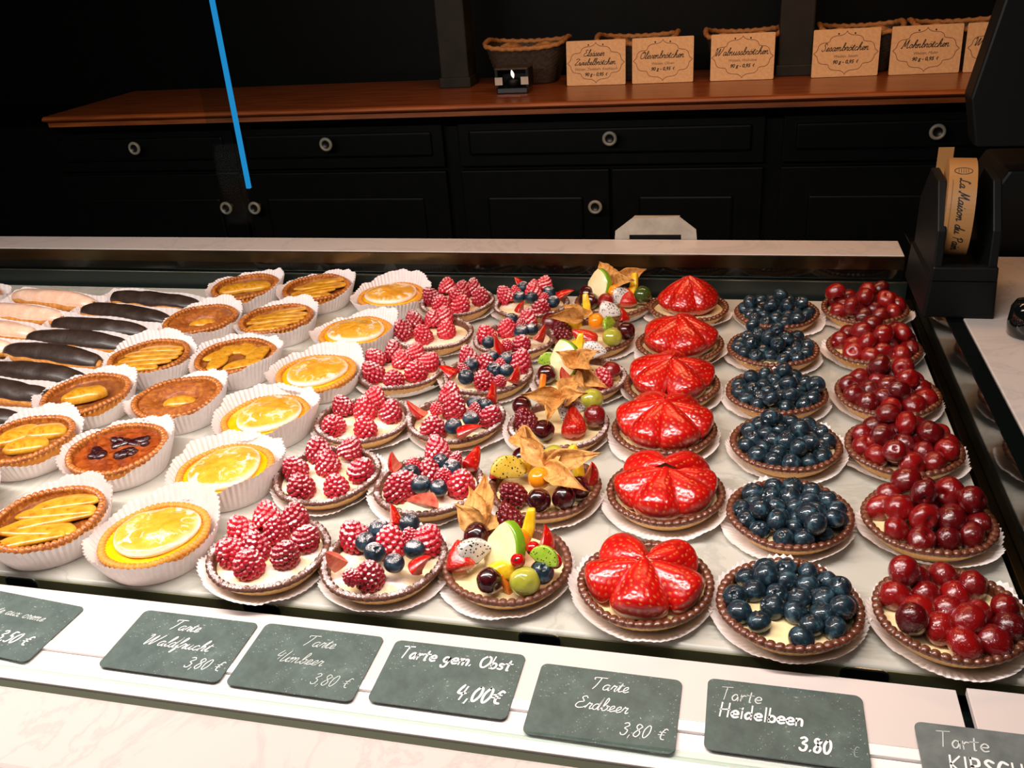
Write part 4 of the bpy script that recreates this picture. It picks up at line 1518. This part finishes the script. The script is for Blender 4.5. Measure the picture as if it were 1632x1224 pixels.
RING = [ring_cake(s) for s in range(2)]
BASE_FILL = fill_mesh('hollow_filling', M['almond'], 0.0430, 0.0168, 0.0, 0.001, 2)
BK = {'apple': ['slices', 'berry', 'oval', 'slices2', 'slices', 'slices'], 'peach': ['berry', 'big', 'wedge', 'slices', 'oval', 'big2']}
WORDS = {'slices': 'golden baked tart of overlapping slices', 'slices2': 'baked tart with yellow slices in brown filling', 'berry': 'baked tart with dark sticky berries', 'oval': 'golden baked tart with a yellow oval',
         'big': 'golden baked tart with big yellow fruit halves', 'big2': 'brown baked tart with a smooth amber top', 'wedge': 'baked tart with one bright yellow half'}
for row in ('apple', 'peach'):
    where = 'beside the lemon row' if row == 'apple' else 'beside the eclairs'
    for i, (x, y) in enumerate(ROWS[row]):
        kd = BK[row][i]
        o = case_under(i, x, y, 'tall', 'baked tart ' + where, 'baked tarts ' + where)
        fill = {'berry': BERF, 'oval': None}.get(kd, ALM[i % 3])
        t = shell(i, x, y, 'baked_tart', WORDS[kd] + ' ' + where + ', ' + ORD[i].split(',')[0], 'baked tarts ' + where, CR['gold'][(i + (row == 'peach')) % 3], fill)
        t.rotation_euler = (rad(1.5 + rng.uniform(-1, 1)), rad(rng.uniform(-1.2, 1.2)), 0)
        t.location.z = 0.0022
        rg = random.Random(900 + i + (50 if row == 'peach' else 0))
        if kd == 'slices':
            for n_ in range(5):
                yy = -0.0265 + 0.0132 * n_
                ch = 2 * math.sqrt(0.0425 ** 2 - yy ** 2)
                ob('fruit_slice', SL[n_ % 4], t, (rg.uniform(-.003, .003), yy, 0.0208), (rad(-9), rad(rg.uniform(-2, 2)), rad(20 + rg.uniform(-13, 13))), (ch * rg.uniform(.82, .98) / 0.058, 1, 1))
        elif kd == 'slices2':
            for n_, (a, r_) in enumerate(((215, .020), (160, .024), (110, .022), (25, .024), (-40, .022), (70, .022))):
                ob('fruit_slice', SL[n_ % 4], t, (r_ * math.cos(rad(a)), r_ * math.sin(rad(a)), 0.0208), (0, 0, rad(a + 80 + rg.uniform(-15, 15))), 0.82)
        elif kd in ('big', 'big2'):
            for n_, (px, py, a) in enumerate(((0.010, -0.010, 20), (-0.016, 0.008, 60), (0.012, 0.018, 10)) if kd == 'big' else ((-.012, -.006, 30), (.012, .004, 20))):
                ob('fruit_slice', BIGSL[n_ % 2], t, (px, py, 0.0205), (0, 0, rad(a)), 0.84 if kd == 'big' else 0.9)
        elif kd == 'wedge':
            ob('fruit_half', BIGSL[1], t, (0.002, -0.004, 0.0212), (rad(-8), 0, rad(30)), (0.9, 1, 1.3))
        elif kd == 'oval':
            ob('cake_ring', RING[i % 2], t, (0, 0, 0), (0, 0, rad(18)))
            ob('hollow_filling', BASE_FILL, t)
            ob('apricot_half', OVAL, t, (0.002, -0.001, 0.0160), (0, 0, rad(20)))
        elif kd == 'berry':
            for n_ in range(26):
                cx_, cy_ = ((-0.014, -0.010), (0.012, -0.004), (0.018, 0.016), (-0.006, 0.010))[n_ % 4]
                ob('baked_berry', rg.choice(BLOB), t, (cx_ + rg.uniform(-.008, .008), cy_ + rg.uniform(-.006, .006), 0.0218), (rg.uniform(-.4, .4), rg.uniform(-.4, .4), rg.uniform(0, 6)), (rg.uniform(.005, .0095), rg.uniform(.004, .0075), 0.0042))


# ---------------------------------------------------------------- eclairs
def eclair_meshes(seed, L, W=0.040, H=0.030):
    rg = random.Random(seed)
    o = rg.uniform(0, 50)
    nu, nv = 40, 28
    def sect(t):
        e = math.sin(PI * t) ** 0.28 if 0 < t < 1 else 0.02
        return max(e, 0.02) * (1 + 0.07 * nz(t * 4 + o, 0.5) + 0.10 * (abs(t - .5) * 2) ** 2)
    def pt(t, a, grow):
        e = sect(t)
        bend = 0.003 * math.sin(PI * t + o)
        y = (W / 2 + grow) * e * math.cos(a)
        z = H * 0.46 + (H * 0.54 * math.sin(a) if a < PI else H * 0.46 * math.sin(a)) * e + grow * math.sin(a) + 0.0016 * nz(t * 7 + o, a)
        return ((t - 0.5) * L, y + bend, max(z, 0.0006))
    V = [pt(i / nu, 2 * PI * j / nv, 0) for i in range(nu + 1) for j in range(nv)]
    fs = gridf(nu + 1, nv) + [tuple(range(nv - 1, -1, -1)), tuple(nu * nv + j for j in range(nv))]
    bun = (V, fs)
    V2 = []
    m = 22
    for layer in (0.0014, -0.001):
        for i in range(nu + 1):
            t = 0.012 + 0.976 * i / nu
            dr = rad(12 + 14 * nz(t * 6 + o, 3.3))
            for j in range(m):
                a = dr + (PI - 2 * dr) * j / (m - 1)
                edge = 1 if 0 < j < m - 1 and 0 < i < nu else 0.1
                p = pt(t, a, layer * edge if layer > 0 else layer)
                V2.append(p)
    g = gridf(nu + 1, m, False)
    k_ = (nu + 1) * m
    fs2 = g + [tuple(k_ + q for q in f[::-1]) for f in g]
    for i in range(nu):
        for e in (0, m - 1):
            q = i * m + e
            fs2.append((q, q + m, k_ + q + m, k_ + q))
    for j in range(m - 1):
        for e in (0, nu):
            q = e * m + j
            fs2.append((q, q + 1, k_ + q + 1, k_ + q))
    return bun, (V2, fs2)


def boat_liner(seed, L):
    rg = random.Random(seed)
    ph = [rg.uniform(0, 6.28) for _ in range(4)]
    st = L / 2 - 0.018
    N_, LV = 280, 6
    V = []
    for i in range(LV + 1):
        t = i / LV
        for j in range(N_):
            a = 2 * PI * j / N_
            low = math.sin(a + ph[0]) + 0.6 * math.sin(3 * a + ph[1])
            pl = (abs(((a * 80 / (2 * PI)) % 1) - 0.5) - 0.25) * 4
            rise = 0.0165 + 0.006 * math.sin(a) + 0.002 * low + 0.0012 * math.sin(9 * a + ph[2])
            r = 0.0208 + 0.0032 * t + 0.0006 * pl * t
            s = st * max(-1, min(1, 1.6 * math.cos(a)))
            V.append((s + r * 1.1 * math.cos(a), r * math.copysign(abs(math.sin(a)) ** 0.55, math.sin(a)), 0.0003 + rise * t))
    fs = gridf(LV + 1, N_)
    fs.append(tuple(range(N_ - 1, -1, -1)))
    return mk('paper_case', V, fs, M['paper'], False)


ECL = [('E', (-0.800, 1.083), (168, 466), (328, 486)), ('E', 0, (116, 488), (284, 508)), ('E', 0, (69, 508), (249, 528)), ('E', 0, (31, 531), (214, 549)), ('E', 0, (-8, 549), (176, 577)),
       ('E', 0, (-30, 582), (138, 603)), ('E', 0, (-70, 609), (95, 629)), ('E', 0, (-128, 650), (40, 668)),
       ('K', 0, (8, 463), (164, 484)), ('K', 0, (-48, 484), (118, 507)), ('K', 0, (-98, 506), (76, 531)), ('K', 0, (-140, 533), (34, 555)), ('C', 0, (-150, 453), (10, 462))]
en = {'E': 0, 'K': 0, 'C': 0}
EORD = ['rearmost', 'second from the back', 'third from the back', 'fourth from the back', 'fifth from the back', 'sixth from the back', 'seventh from the back', 'frontmost']
for n_, (kd, _, a, b) in enumerate(ECL):
    A, B = at(*a, 0.022), at(*b, 0.022)
    L = min((B - A).length, 0.172)
    mid = (A + B) / 2
    if kd == 'E' and n_ > 4:
        mid = B + (A - B).normalized() * L / 2
    rz = math.atan2(B.y - A.y, B.x - A.x)
    (v1, f1), (v2, f2) = eclair_meshes(n_, L - 0.010, 0.0335, 0.029)
    lab = {'E': 'dark chocolate eclair in a paper case, %s of the chocolate row' % EORD[en['E'] % 8], 'K': 'eclair with pale pink icing, %s of the pink row' % EORD[en['K'] % 8], 'C': 'eclair with caramel icing in the back corner behind the pink eclairs'}[kd]
    t = empty('eclair', (mid.x, mid.y, 0.0012), lab, 'eclair', {'E': 'chocolate eclairs', 'K': 'pink eclairs', 'C': None}[kd])
    t.rotation_euler = (0, 0, rz)
    ob('bun', mk('bun', v1, f1, M['bun']), t)
    ic = ob('icing', mk('icing', v2, f2, {'E': M['choc'], 'K': M['pink'], 'C': M['coffee']}[kd]), t)
    pc = ob('paper_case', boat_liner(n_, L + 0.008), None, (mid.x, mid.y, 0.0002), (0, 0, rz))
    tag(pc, 'long white paper case under the %s' % {'E': 'chocolate eclair, ' + EORD[en['E'] % 8], 'K': 'pink eclair, ' + EORD[en['K'] % 8], 'C': 'caramel eclair in the back corner'}[kd], 'paper case', 'long paper cases under the eclairs')
    en[kd] += 1

# ---------------------------------------------------------------- back shelf, cabinet
SZ = 0.193
o = empty('shelf_board', (-0.5, 1.75, 0.16), 'red brown wooden shelf board carrying the bread cards', 'shelf')
O0 = Vector((0.5, -1.75, -0.16))
prof = [(1.92, SZ), (1.608, SZ), (1.603, SZ - 0.002), (1.601, SZ - 0.006), (1.604, SZ - 0.009), (1.612, SZ - 0.010), (1.616, SZ - 0.014), (1.616, SZ - 0.022), (1.92, SZ - 0.022)]
ob('board', prism_mesh('board', prof, 0, -1.36, 0.62, M['wood']), o, O0)
ob('under_moulding', prism_mesh('under_moulding', [(1.92, SZ - 0.0222), (1.625, SZ - 0.0222), (1.64, SZ - 0.034), (1.92, SZ - 0.034)], 0, -1.35, 0.62, M['darkwood']), o, O0)

cab = empty('wall_cabinet', (-0.5, 1.8, -0.9), 'dark wooden base cabinet with round pale knobs under the shelf', 'cabinet')
C0 = Vector((0.5, -1.8, 0.9))
ob('body', box_mesh('body', (-1.9, 1.69, -0.9), (0.62, 1.99, SZ - 0.0345), M['darkwood']), cab, C0)


def knob_at(par, x, z, y=1.675):
    V, fs = revolve([(0.004, 0.0), (0.004, 0.012), (0.0085, 0.015), (0.0125, 0.019), (0.0135, 0.023), (0.0115, 0.0255), (0.0082, 0.0250), (0.0078, 0.0240), (0.0001, 0.0236)], 28)
    mi = [0] * (7 * 28) + [1] * 28 + [0, 1]
    kb = ob('knob', mk('knob', V, fs, [M['knob'], M['knob_dark']], True, mi), par, Vector((x, y, z)) + C0, (rad(90), 0, 0))
    return kb


def door_like(name, x0, x1, z0, z1):
    bm = bmesh.new()
    me = box_mesh(name, (x0, 1.675, z0), (x1, 1.689, z1), M['darkwood'], 0.002)
    d = ob(name, me, cab, C0)
    ins = 0.05 if z1 - z0 > 0.2 else 0.022
    ob('panel', box_mesh('panel', (x0 + ins, 1.6705, z0 + ins), (x1 - ins, 1.6755, z1 - ins), M['darkwood'], 0.004), d)
    bm.free()
    return d


for (x0, x1, kx) in ((-1.42, -0.99, -1.20), (-0.985, -0.55, -0.778), (-0.52, 0.04, -0.229), (0.07, 0.58, 0.314)):
    d = door_like('drawer', x0, x1, 0.066, 0.156)
    knob_at(d, kx, 0.119, 1.671).location -= C0
    d.children[0].name
for (x0, x1, kx) in ((-1.42, -0.995, -1.023), (-0.988, -0.55, -0.959), (-0.52, -0.235, -0.259), (-0.23, 0.04, None), (0.07, 0.58, 0.53)):
    d = door_like('door', x0, x1, -0.86, 0.058)
    if kx is not None:
        knob_at(d, kx, -0.007, 1.675).location -= C0

for n_, (x, w, nm) in enumerate(((-0.5535, 0.058, 'on the shelf beside the black lantern'), (0.088, 0.06, 'between the walnut and sesame roll cards'))):
    p = empty('shelf_post', (x, 1.83, SZ), 'dark square wooden post ' + nm, 'post', 'wooden shelf posts')
    ob('shaft', box_mesh('shaft', (-w / 2, -0.03, 0.0002), (w / 2, 0.03, 0.55), M['postwood'], 0.003), p)
    ob('plinth', box_mesh('plinth', (-w / 2 - 0.003, -0.0335, 0.0001), (w / 2 + 0.003, 0.033, 0.02), M['postwood'], 0.002), p)


# ---------------------------------------------------------------- bread cards
def ornament(w, h):
    q = [(0, -1), (-.05, -.90), (-.16, -.82), (-.30, -.80), (-.42, -.76), (-.50, -.66), (-.53, -.54), (-.62, -.50), (-.74, -.48), (-.83, -.40), (-.87, -.28), (-.90, -.14), (-1, 0)]
    q = smooth_pts(q, 3)
    L = q + [(a, -b) for a, b in q[::-1][1:]]
    R = [(-a, b) for a, b in L]
    return [[(a * w / 2, b * h / 2) for a, b in P] for P in (L, R)]


CARDS = [
    ([(900, 68), (998, 62), (999, 133), (903, 138)], ['Elsässer', 'Zwiebelbrötchen'], 'Weizen, Zwiebeln, Knoblauch', '90 g - 0,95 €'),
    ([(1007, 64), (1107, 58), (1106, 130), (1006, 134)], ['Olivenbrötchen'], 'Weizen, Oliven', '90 g - 0,95 €'),
    ([(1132, 57), (1236, 52), (1235, 126), (1131, 131)], ['Walnussbrötchen'], 'Weizen, Walnüsse', '90 g - 0,95 €'),
    ([(1296, 46), (1402, 40), (1401, 116), (1295, 121)], ['Sesambrötchen'], 'Weizen, Sesam', '90 g - 0,95 €'),
    ([(1422, 35), (1533, 30), (1531, 107), (1421, 112)], ['Mohnbrötchen'], 'Weizen, Mohn', '90 g - 0,95 €'),
    ([(1546, 40), (1650, 34), (1650, 104), (1546, 108)], ['Weizenbrötchen'], 'Weizen', '90 g - 0,95 €'),
]
CW, CH = 0.114, 0.079
for n_, (quad, title, sub, price) in enumerate(CARDS):
    P = [at_y(*p, 1.775) for p in quad]
    cx = sum(p.x for p in P) / 4
    me = prism_mesh('bread_card', rounded(CW - 0.003 + (0.003 if n_ > 3 else 0), CH, 0.002, 3), 2, -0.0006, 0.0006, M['card'])
    w_ang = rad(90 - 5)
    o = ob('bread_card', me, None, (cx, 1.775, SZ + 0.0006 + CH / 2 * math.sin(w_ang)), (w_ang, 0, rad((-1.5, 1, 0, 1.5, 2, 0)[n_])))
    tag(o, 'kraft paper card reading %s on the wooden shelf' % ' '.join(title), 'card', 'bread price cards on the shelf')
    V, fs = ribbon(ornament(CW * 0.94, CH * 0.90), 0.0010)
    ob('border_line', mk('border_line', [(a, b, c + 0.0006) for a, b, c in V], fs, M['ink_brown'], False), o)
    for sx_ in (-1, 1):
        ob('border_dot', mk('border_dot', *revolve([(0.0015, 0), (0.0015, 0.0003)], 12), M['ink'], False), o, (sx_ * 0.0135, CH * 0.40, 0.0006))
    if len(title) == 2:
        write(o, 'lettering', title[0], -0.004, 0.0120, 0.0112, 0.0011, M['ink'], SCRIPT, 0.3, 'c', 0.0006)
        write(o, 'lettering', title[1], -0.002, -0.0035, 0.0112, 0.00105, M['ink'], SCRIPT, 0.3, 'c', 0.0006)
        yy = -0.0130
    else:
        w_ = strokes_of(title[0], SCRIPT, 0.3)[1]
        cap = min(0.0125, 0.098 * 21 / w_)
        write(o, 'lettering', title[0], -0.002, 0.0035, cap, 0.0011, M['ink'], SCRIPT, 0.3, 'c', 0.0006)
        yy = -0.0075
    typeset(o, 'small_print', sub, 0, yy, 0.0066, M['ink_grey'], 0.25, 0.0007)
    typeset(o, 'price', price.replace(' €', ''), -0.0035, yy - 0.0100, 0.0082, M['ink'], 0.25, 0.0007, 0.00025)
    write(o, 'price', '€', 0.0198, yy - 0.0100, 0.0058, 0.0009, M['ink'], SCRIPT, 0.2, 'c', 0.0006)


# ---------------------------------------------------------------- baskets with rolls
def basket_mesh(w, d, h, seed):
    V = []
    n, L = 96, 20
    for i in range(L + 1):
        t = i / L
        for j in range(n):
            a = 2 * PI * j / n
            ca, sa = math.cos(a), math.sin(a)
            sq = 1 / max(abs(ca) ** 4 + abs(sa) ** 4, .2) ** .25
            wv = 1 + 0.02 * math.sin(n / 4 * a + PI * (i % 2)) 
            r = (0.72 + 0.28 * t) * wv * sq
            V.append((w / 2 * r * ca, d / 2 * r * sa, h * t * (1 + 0.16 * (abs(ca) ** 3) * t)))
    fs = gridf(L + 1, n) + [tuple(range(n - 1, -1, -1))]
    rim = []
    for i in range(8):
        b = 2 * PI * i / 8
        for j in range(n):
            a = 2 * PI * j / n
            ca, sa = math.cos(a), math.sin(a)
            sq = 1 / max(abs(ca) ** 4 + abs(sa) ** 4, .2) ** .25
            tw = 0.0012 * math.sin(a * 30 + b)
            rr = 1.0 * sq
            k_ = 0.0045 + tw
            rim.append((w / 2 * rr * ca + k_ * math.cos(b) * ca, d / 2 * rr * sa + k_ * math.cos(b) * sa, h * (1 + 0.16 * abs(ca) ** 3) + k_ * math.sin(b)))
    rf = []
    for i in range(8):
        for j in range(n):
            rf.append((i * n + j, i * n + (j + 1) % n, ((i + 1) % 8) * n + (j + 1) % n, ((i + 1) % 8) * n + j))
    return (V, fs), (rim, rf)


def bread(seed):
    def fn(th, ph):
        x, y, z = math.sin(th) * math.cos(ph), math.sin(th) * math.sin(ph), math.cos(th)
        f = 1 + 0.07 * nz(x * 1.6 + seed, y * 1.6, z * 1.6)
        return (x * f * 0.042, y * f * 0.030, z * f * 0.024)
    V, fs = ball(16, 22, fn)
    return mk('bread_roll', V, fs, M['roll'])


BR = [bread(s) for s in range(3)]
BSK = [(-0.415, 0.158, 'partly hidden by the small black lantern'), (-0.2, 0.150, 'behind the onion and olive roll cards'), (-0.005, 0.135, 'behind the walnut roll card'), (0.20, 0.140, 'behind the sesame roll card'), (0.365, 0.160, 'behind the poppy seed roll card')]
for n_, (x, w, nm) in enumerate(BSK):
    (bv, bf), (rv, rf) = basket_mesh(w, 0.13, 0.068, n_)
    b = empty('bread_basket', (x, 1.855, SZ + 0.0005), 'dark wicker bread basket ' + nm, 'basket', 'wicker baskets on the shelf')
    ob('woven_body', mk('woven_body', bv, bf, M['wicker']), b)
    ob('rim', mk('rim', rv, rf, M['wicker_rim']), b)
    for q in range(2):
        r = ob('bread_roll', BR[(q + n_) % 3], None, (x + (-0.033 + 0.066 * q) * (w / 0.15) , 1.852, SZ + 0.052), (0.1, 0.1, 0.4 + q))
        r.scale = (0.7, 0.9, 0.95)
        tag(r, 'brown bread roll in the wicker basket ' + nm, 'bread', 'bread rolls in the basket ' + nm)

# little lantern in front of the first basket
p = at_y(816, 146, 1.70)
lx = p.x
ln = empty('lantern', (lx, 1.725, SZ), 'small black lantern with a lit flame in front of the wicker basket', 'lantern')
ob('base', box_mesh('base', (-0.030, -0.022, 0.0002), (0.030, 0.022, 0.012), M['blackgloss'], 0.002), ln)
ob('lid', box_mesh('lid', (-0.031, -0.023, 0.0425), (0.031, 0.023, 0.046), M['wicker'], 0.001), ln)
for sx_ in (-1, 1):
    ob('corner_post', box_mesh('corner_post', (sx_ * 0.029 - 0.0025, -0.021, 0.0122), (sx_ * 0.029 + 0.0025, 0.021, 0.0423), M['black']), ln)
    l_ = ob('pale_label', box_mesh('pale_label', (sx_ * 0.0245 - 0.007, -0.0237, 0.0165), (sx_ * 0.0245 + 0.007, -0.0215, 0.030), M['carton']), ln)
ob('back_plate', box_mesh('back_plate', (-0.0263, 0.018, 0.0122), (0.0263, 0.021, 0.0423), M['black']), ln)
V, fs = revolve([(0.0002, -0.007), (0.0022, -0.004), (0.0034, 0.0), (0.0026, 0.004), (0.0012, 0.0072), (0.0001, 0.0095)], 16)
ob('flame', mk('flame', V, fs, M['flame']), ln, (0.0, -0.012, 0.033), (0, rad(-12), 0))
ob('candle', mk('candle', *revolve([(0.013, 0), (0.013, 0.012), (0.012, 0.0128)], 24), M['black']), ln, (0, -0.006, 0.0121))

# ---------------------------------------------------------------- white carton on the back ledge
k0 = empty('carton', (-0.113, 1.270, 0.04), 'white folded carton with chamfered corners and a slot standing behind the ledge', 'carton')
K = Vector((0.113, -1.270, -0.04))
outer = [(-0.171, 0.055), (-0.170, 0.0675), (-0.147, 0.0855), (-0.080, 0.0885), (-0.0565, 0.0700), (-0.055, 0.055)]
ob('front_face', prism_mesh('front_face', [outer[0], outer[1], (-0.150, 0.0700), (-0.150, 0.0620), (-0.150, 0.0555)], 1, 1.2645, 1.266, M['carton']), k0, K)
ob('front_face', prism_mesh('front_face', [outer[1], outer[2], outer[3], outer[4], (-0.077, 0.0700), (-0.077, 0.0625), (-0.150, 0.0620), (-0.150, 0.0700)], 1, 1.2645, 1.266, M['carton']), k0, K)
ob('front_face', prism_mesh('front_face', [outer[4], outer[5], (-0.077, 0.0555), (-0.077, 0.0700)], 1, 1.2645, 1.266, M['carton']), k0, K)
ob('top_flap', prism_mesh('top_flap', [(1.2662, 0.0850), (1.2662, 0.0862), (1.30, 0.0800), (1.30, 0.0788)], 0, -0.146, -0.081, M['carton']), k0, K)
ob('slot_back', box_mesh('slot_back', (-0.152, 1.268, 0.03), (-0.075, 1.272, 0.066), M['black']), k0, K)
ob('foot', box_mesh('foot', (-0.170, 1.2645, -0.02), (-0.056, 1.266, 0.0548), M['carton']), k0, K)

# ---------------------------------------------------------------- tape dispenser on the side slab
dz = 0.0562
dp = empty('tape_dispenser', (0.234, 1.02, dz), 'black tape dispenser with a printed beige tape roll, beside the last cherry tart', 'tape dispenser')
ob('base', prism_mesh('base', [(-0.036, 0.0002), (0.036, 0.0002), (0.033, 0.046), (-0.033, 0.046)], 1, -0.03, 0.10, M['black'], 0.003), dp)
ob('front_plate', prism_mesh('front_plate', [(-0.033, 0.040), (0.033, 0.040), (0.032, 0.058), (-0.032, 0.058)], 1, -0.030, -0.018, M['black'], 0.002), dp)
for sx_ in (-1, 1):
    ob('cheek', prism_mesh('cheek', [(-0.028, 0.046), (0.095, 0.046), (0.095, 0.10), (0.055, 0.143), (0.01, 0.140), (-0.022, 0.095)], 0, sx_ * 0.0265 - 0.0045, sx_ * 0.0265 + 0.0045, M['black'], 0.0015), dp)
RR = 0.053
rollx, rolly, rollz = -0.005, 0.032, 0.104
tp = ob('tape_roll', mk('tape_roll', *revolve([(0.030, -0.0145), (RR, -0.0135), (RR, 0.0135), (0.030, 0.0135), (0.030, -0.0135)], 72, None, False, False), M['tape'], False), dp, (rollx, rolly, rollz), (rad(90), 0, rad(90 - 7)))
tp['label'] = 'beige paper tape roll with black script'
ob('tape_end', box_mesh('tape_end', (-0.022, 0.075, 0.125), (-0.006, 0.076, 0.1600), M['tape']), dp)
ob('roll_core', mk('roll_core', *revolve([(0.0296, -0.014), (0.0296, 0.014)], 40), M['black']), dp, (rollx, rolly, rollz), (rad(90), 0, rad(83)))


def roll_warp(u, v, h):
    # the print runs down the flank that faces the shop; u along the roll, v across it
    a = rad(112) + u / RR
    return ((RR + h) * math.cos(a), (RR + h) * math.sin(a), v)


write(tp, 'lettering', 'La Maison du Pain', 0.016, -0.003, 0.0095, 0.0011, M['ink'], SCRIPT, 0.25, 'l', 0, roll_warp)
st_ = [[(0.006 + 0.0048 * math.cos(2 * PI * q / 28), 0.0085 * math.sin(2 * PI * q / 28)) for q in range(29)]] + [[(0.0035, v_), (0.0085, v_)] for v_ in (-.0045, -.0022, 0, .0022, .0045)]
ob('stamp', mk('stamp', [roll_warp(*v) for v in ribbon(st_, 0.0007)[0]], ribbon(st_, 0.0007)[1], M['ink'], False), tp)
ob('small_print', mk('small_print', [roll_warp(*v) for v in ribbon([[(0.018 + 0.002 * q, -0.0098 + 0.0003 * (q % 2)) for q in range(40)]], 0.0006)[0]], ribbon([[(0.018 + 0.002 * q, 0) for q in range(40)]], 0.0006)[1], M['ink_brown'], False), tp)

# small black glossy pot and the scale at the far end
o = ob('black_pot', mk('black_pot', *revolve([(0.016, 0.0), (0.019, 0.002), (0.020, 0.012), (0.0185, 0.030), (0.015, 0.036), (0.006, 0.039)], 40), M['blackgloss']), None, (0.292, 0.952, 0.0562))
tag(o, 'small black glossy pot standing on the white marble slab', 'pot')
sc_ = empty('counter_scale', (0.36, 1.28, 0.0), 'tall black scale housing with a slanted screen behind the tape dispenser', 'scale')
S0 = Vector((-0.36, -1.28, 0))
ob('screen', prism_mesh('screen', [(0.283, 0.36), (0.262, 0.248), (0.275, 0.19), (0.62, 0.19), (0.62, 0.40), (0.291, 0.40)], 1, 1.21, 1.25, M['black'], 0.003), sc_, S0)
ob('body', prism_mesh('body', [(0.272, 0.0), (0.285, 0.10), (0.318, 0.16), (0.62, 0.16), (0.62, 0.0)], 1, 1.215, 1.34, M['black'], 0.004), sc_, S0)
ob('neck', box_mesh('neck', (0.40, 1.225, 0.15), (0.48, 1.245, 0.20), M['black']), sc_, S0)
ob('foot', box_mesh('foot', (0.30, 1.22, -0.9), (0.60, 1.33, 0.0), M['black']), sc_, S0)

# ---------------------------------------------------------------- glass fin with a blue lit edge behind the ledge
gx = at_y(370, 150, 1.30).x
gp = empty('glass_fin', (gx, 1.30, -0.3), 'upright glass fin behind the ledge with a glowing blue edge', 'glass fin')
ob('pane', box_mesh('pane', (-0.052, -0.003, 0.0), (-0.0065, 0.003, 1.0), M['glass_thin']), gp)
lb = ob('light_edge', box_mesh('light_edge', (-0.006, -0.003, 0.425), (0.0005, 0.003, 1.0), M['blue_light'], 0.0005), gp)
lb['label'] = 'glowing blue light edge'
ob('bracket', box_mesh('bracket', (-0.05, -0.038, 0.22), (0.0, 0.0, 0.24), M['black']), gp)
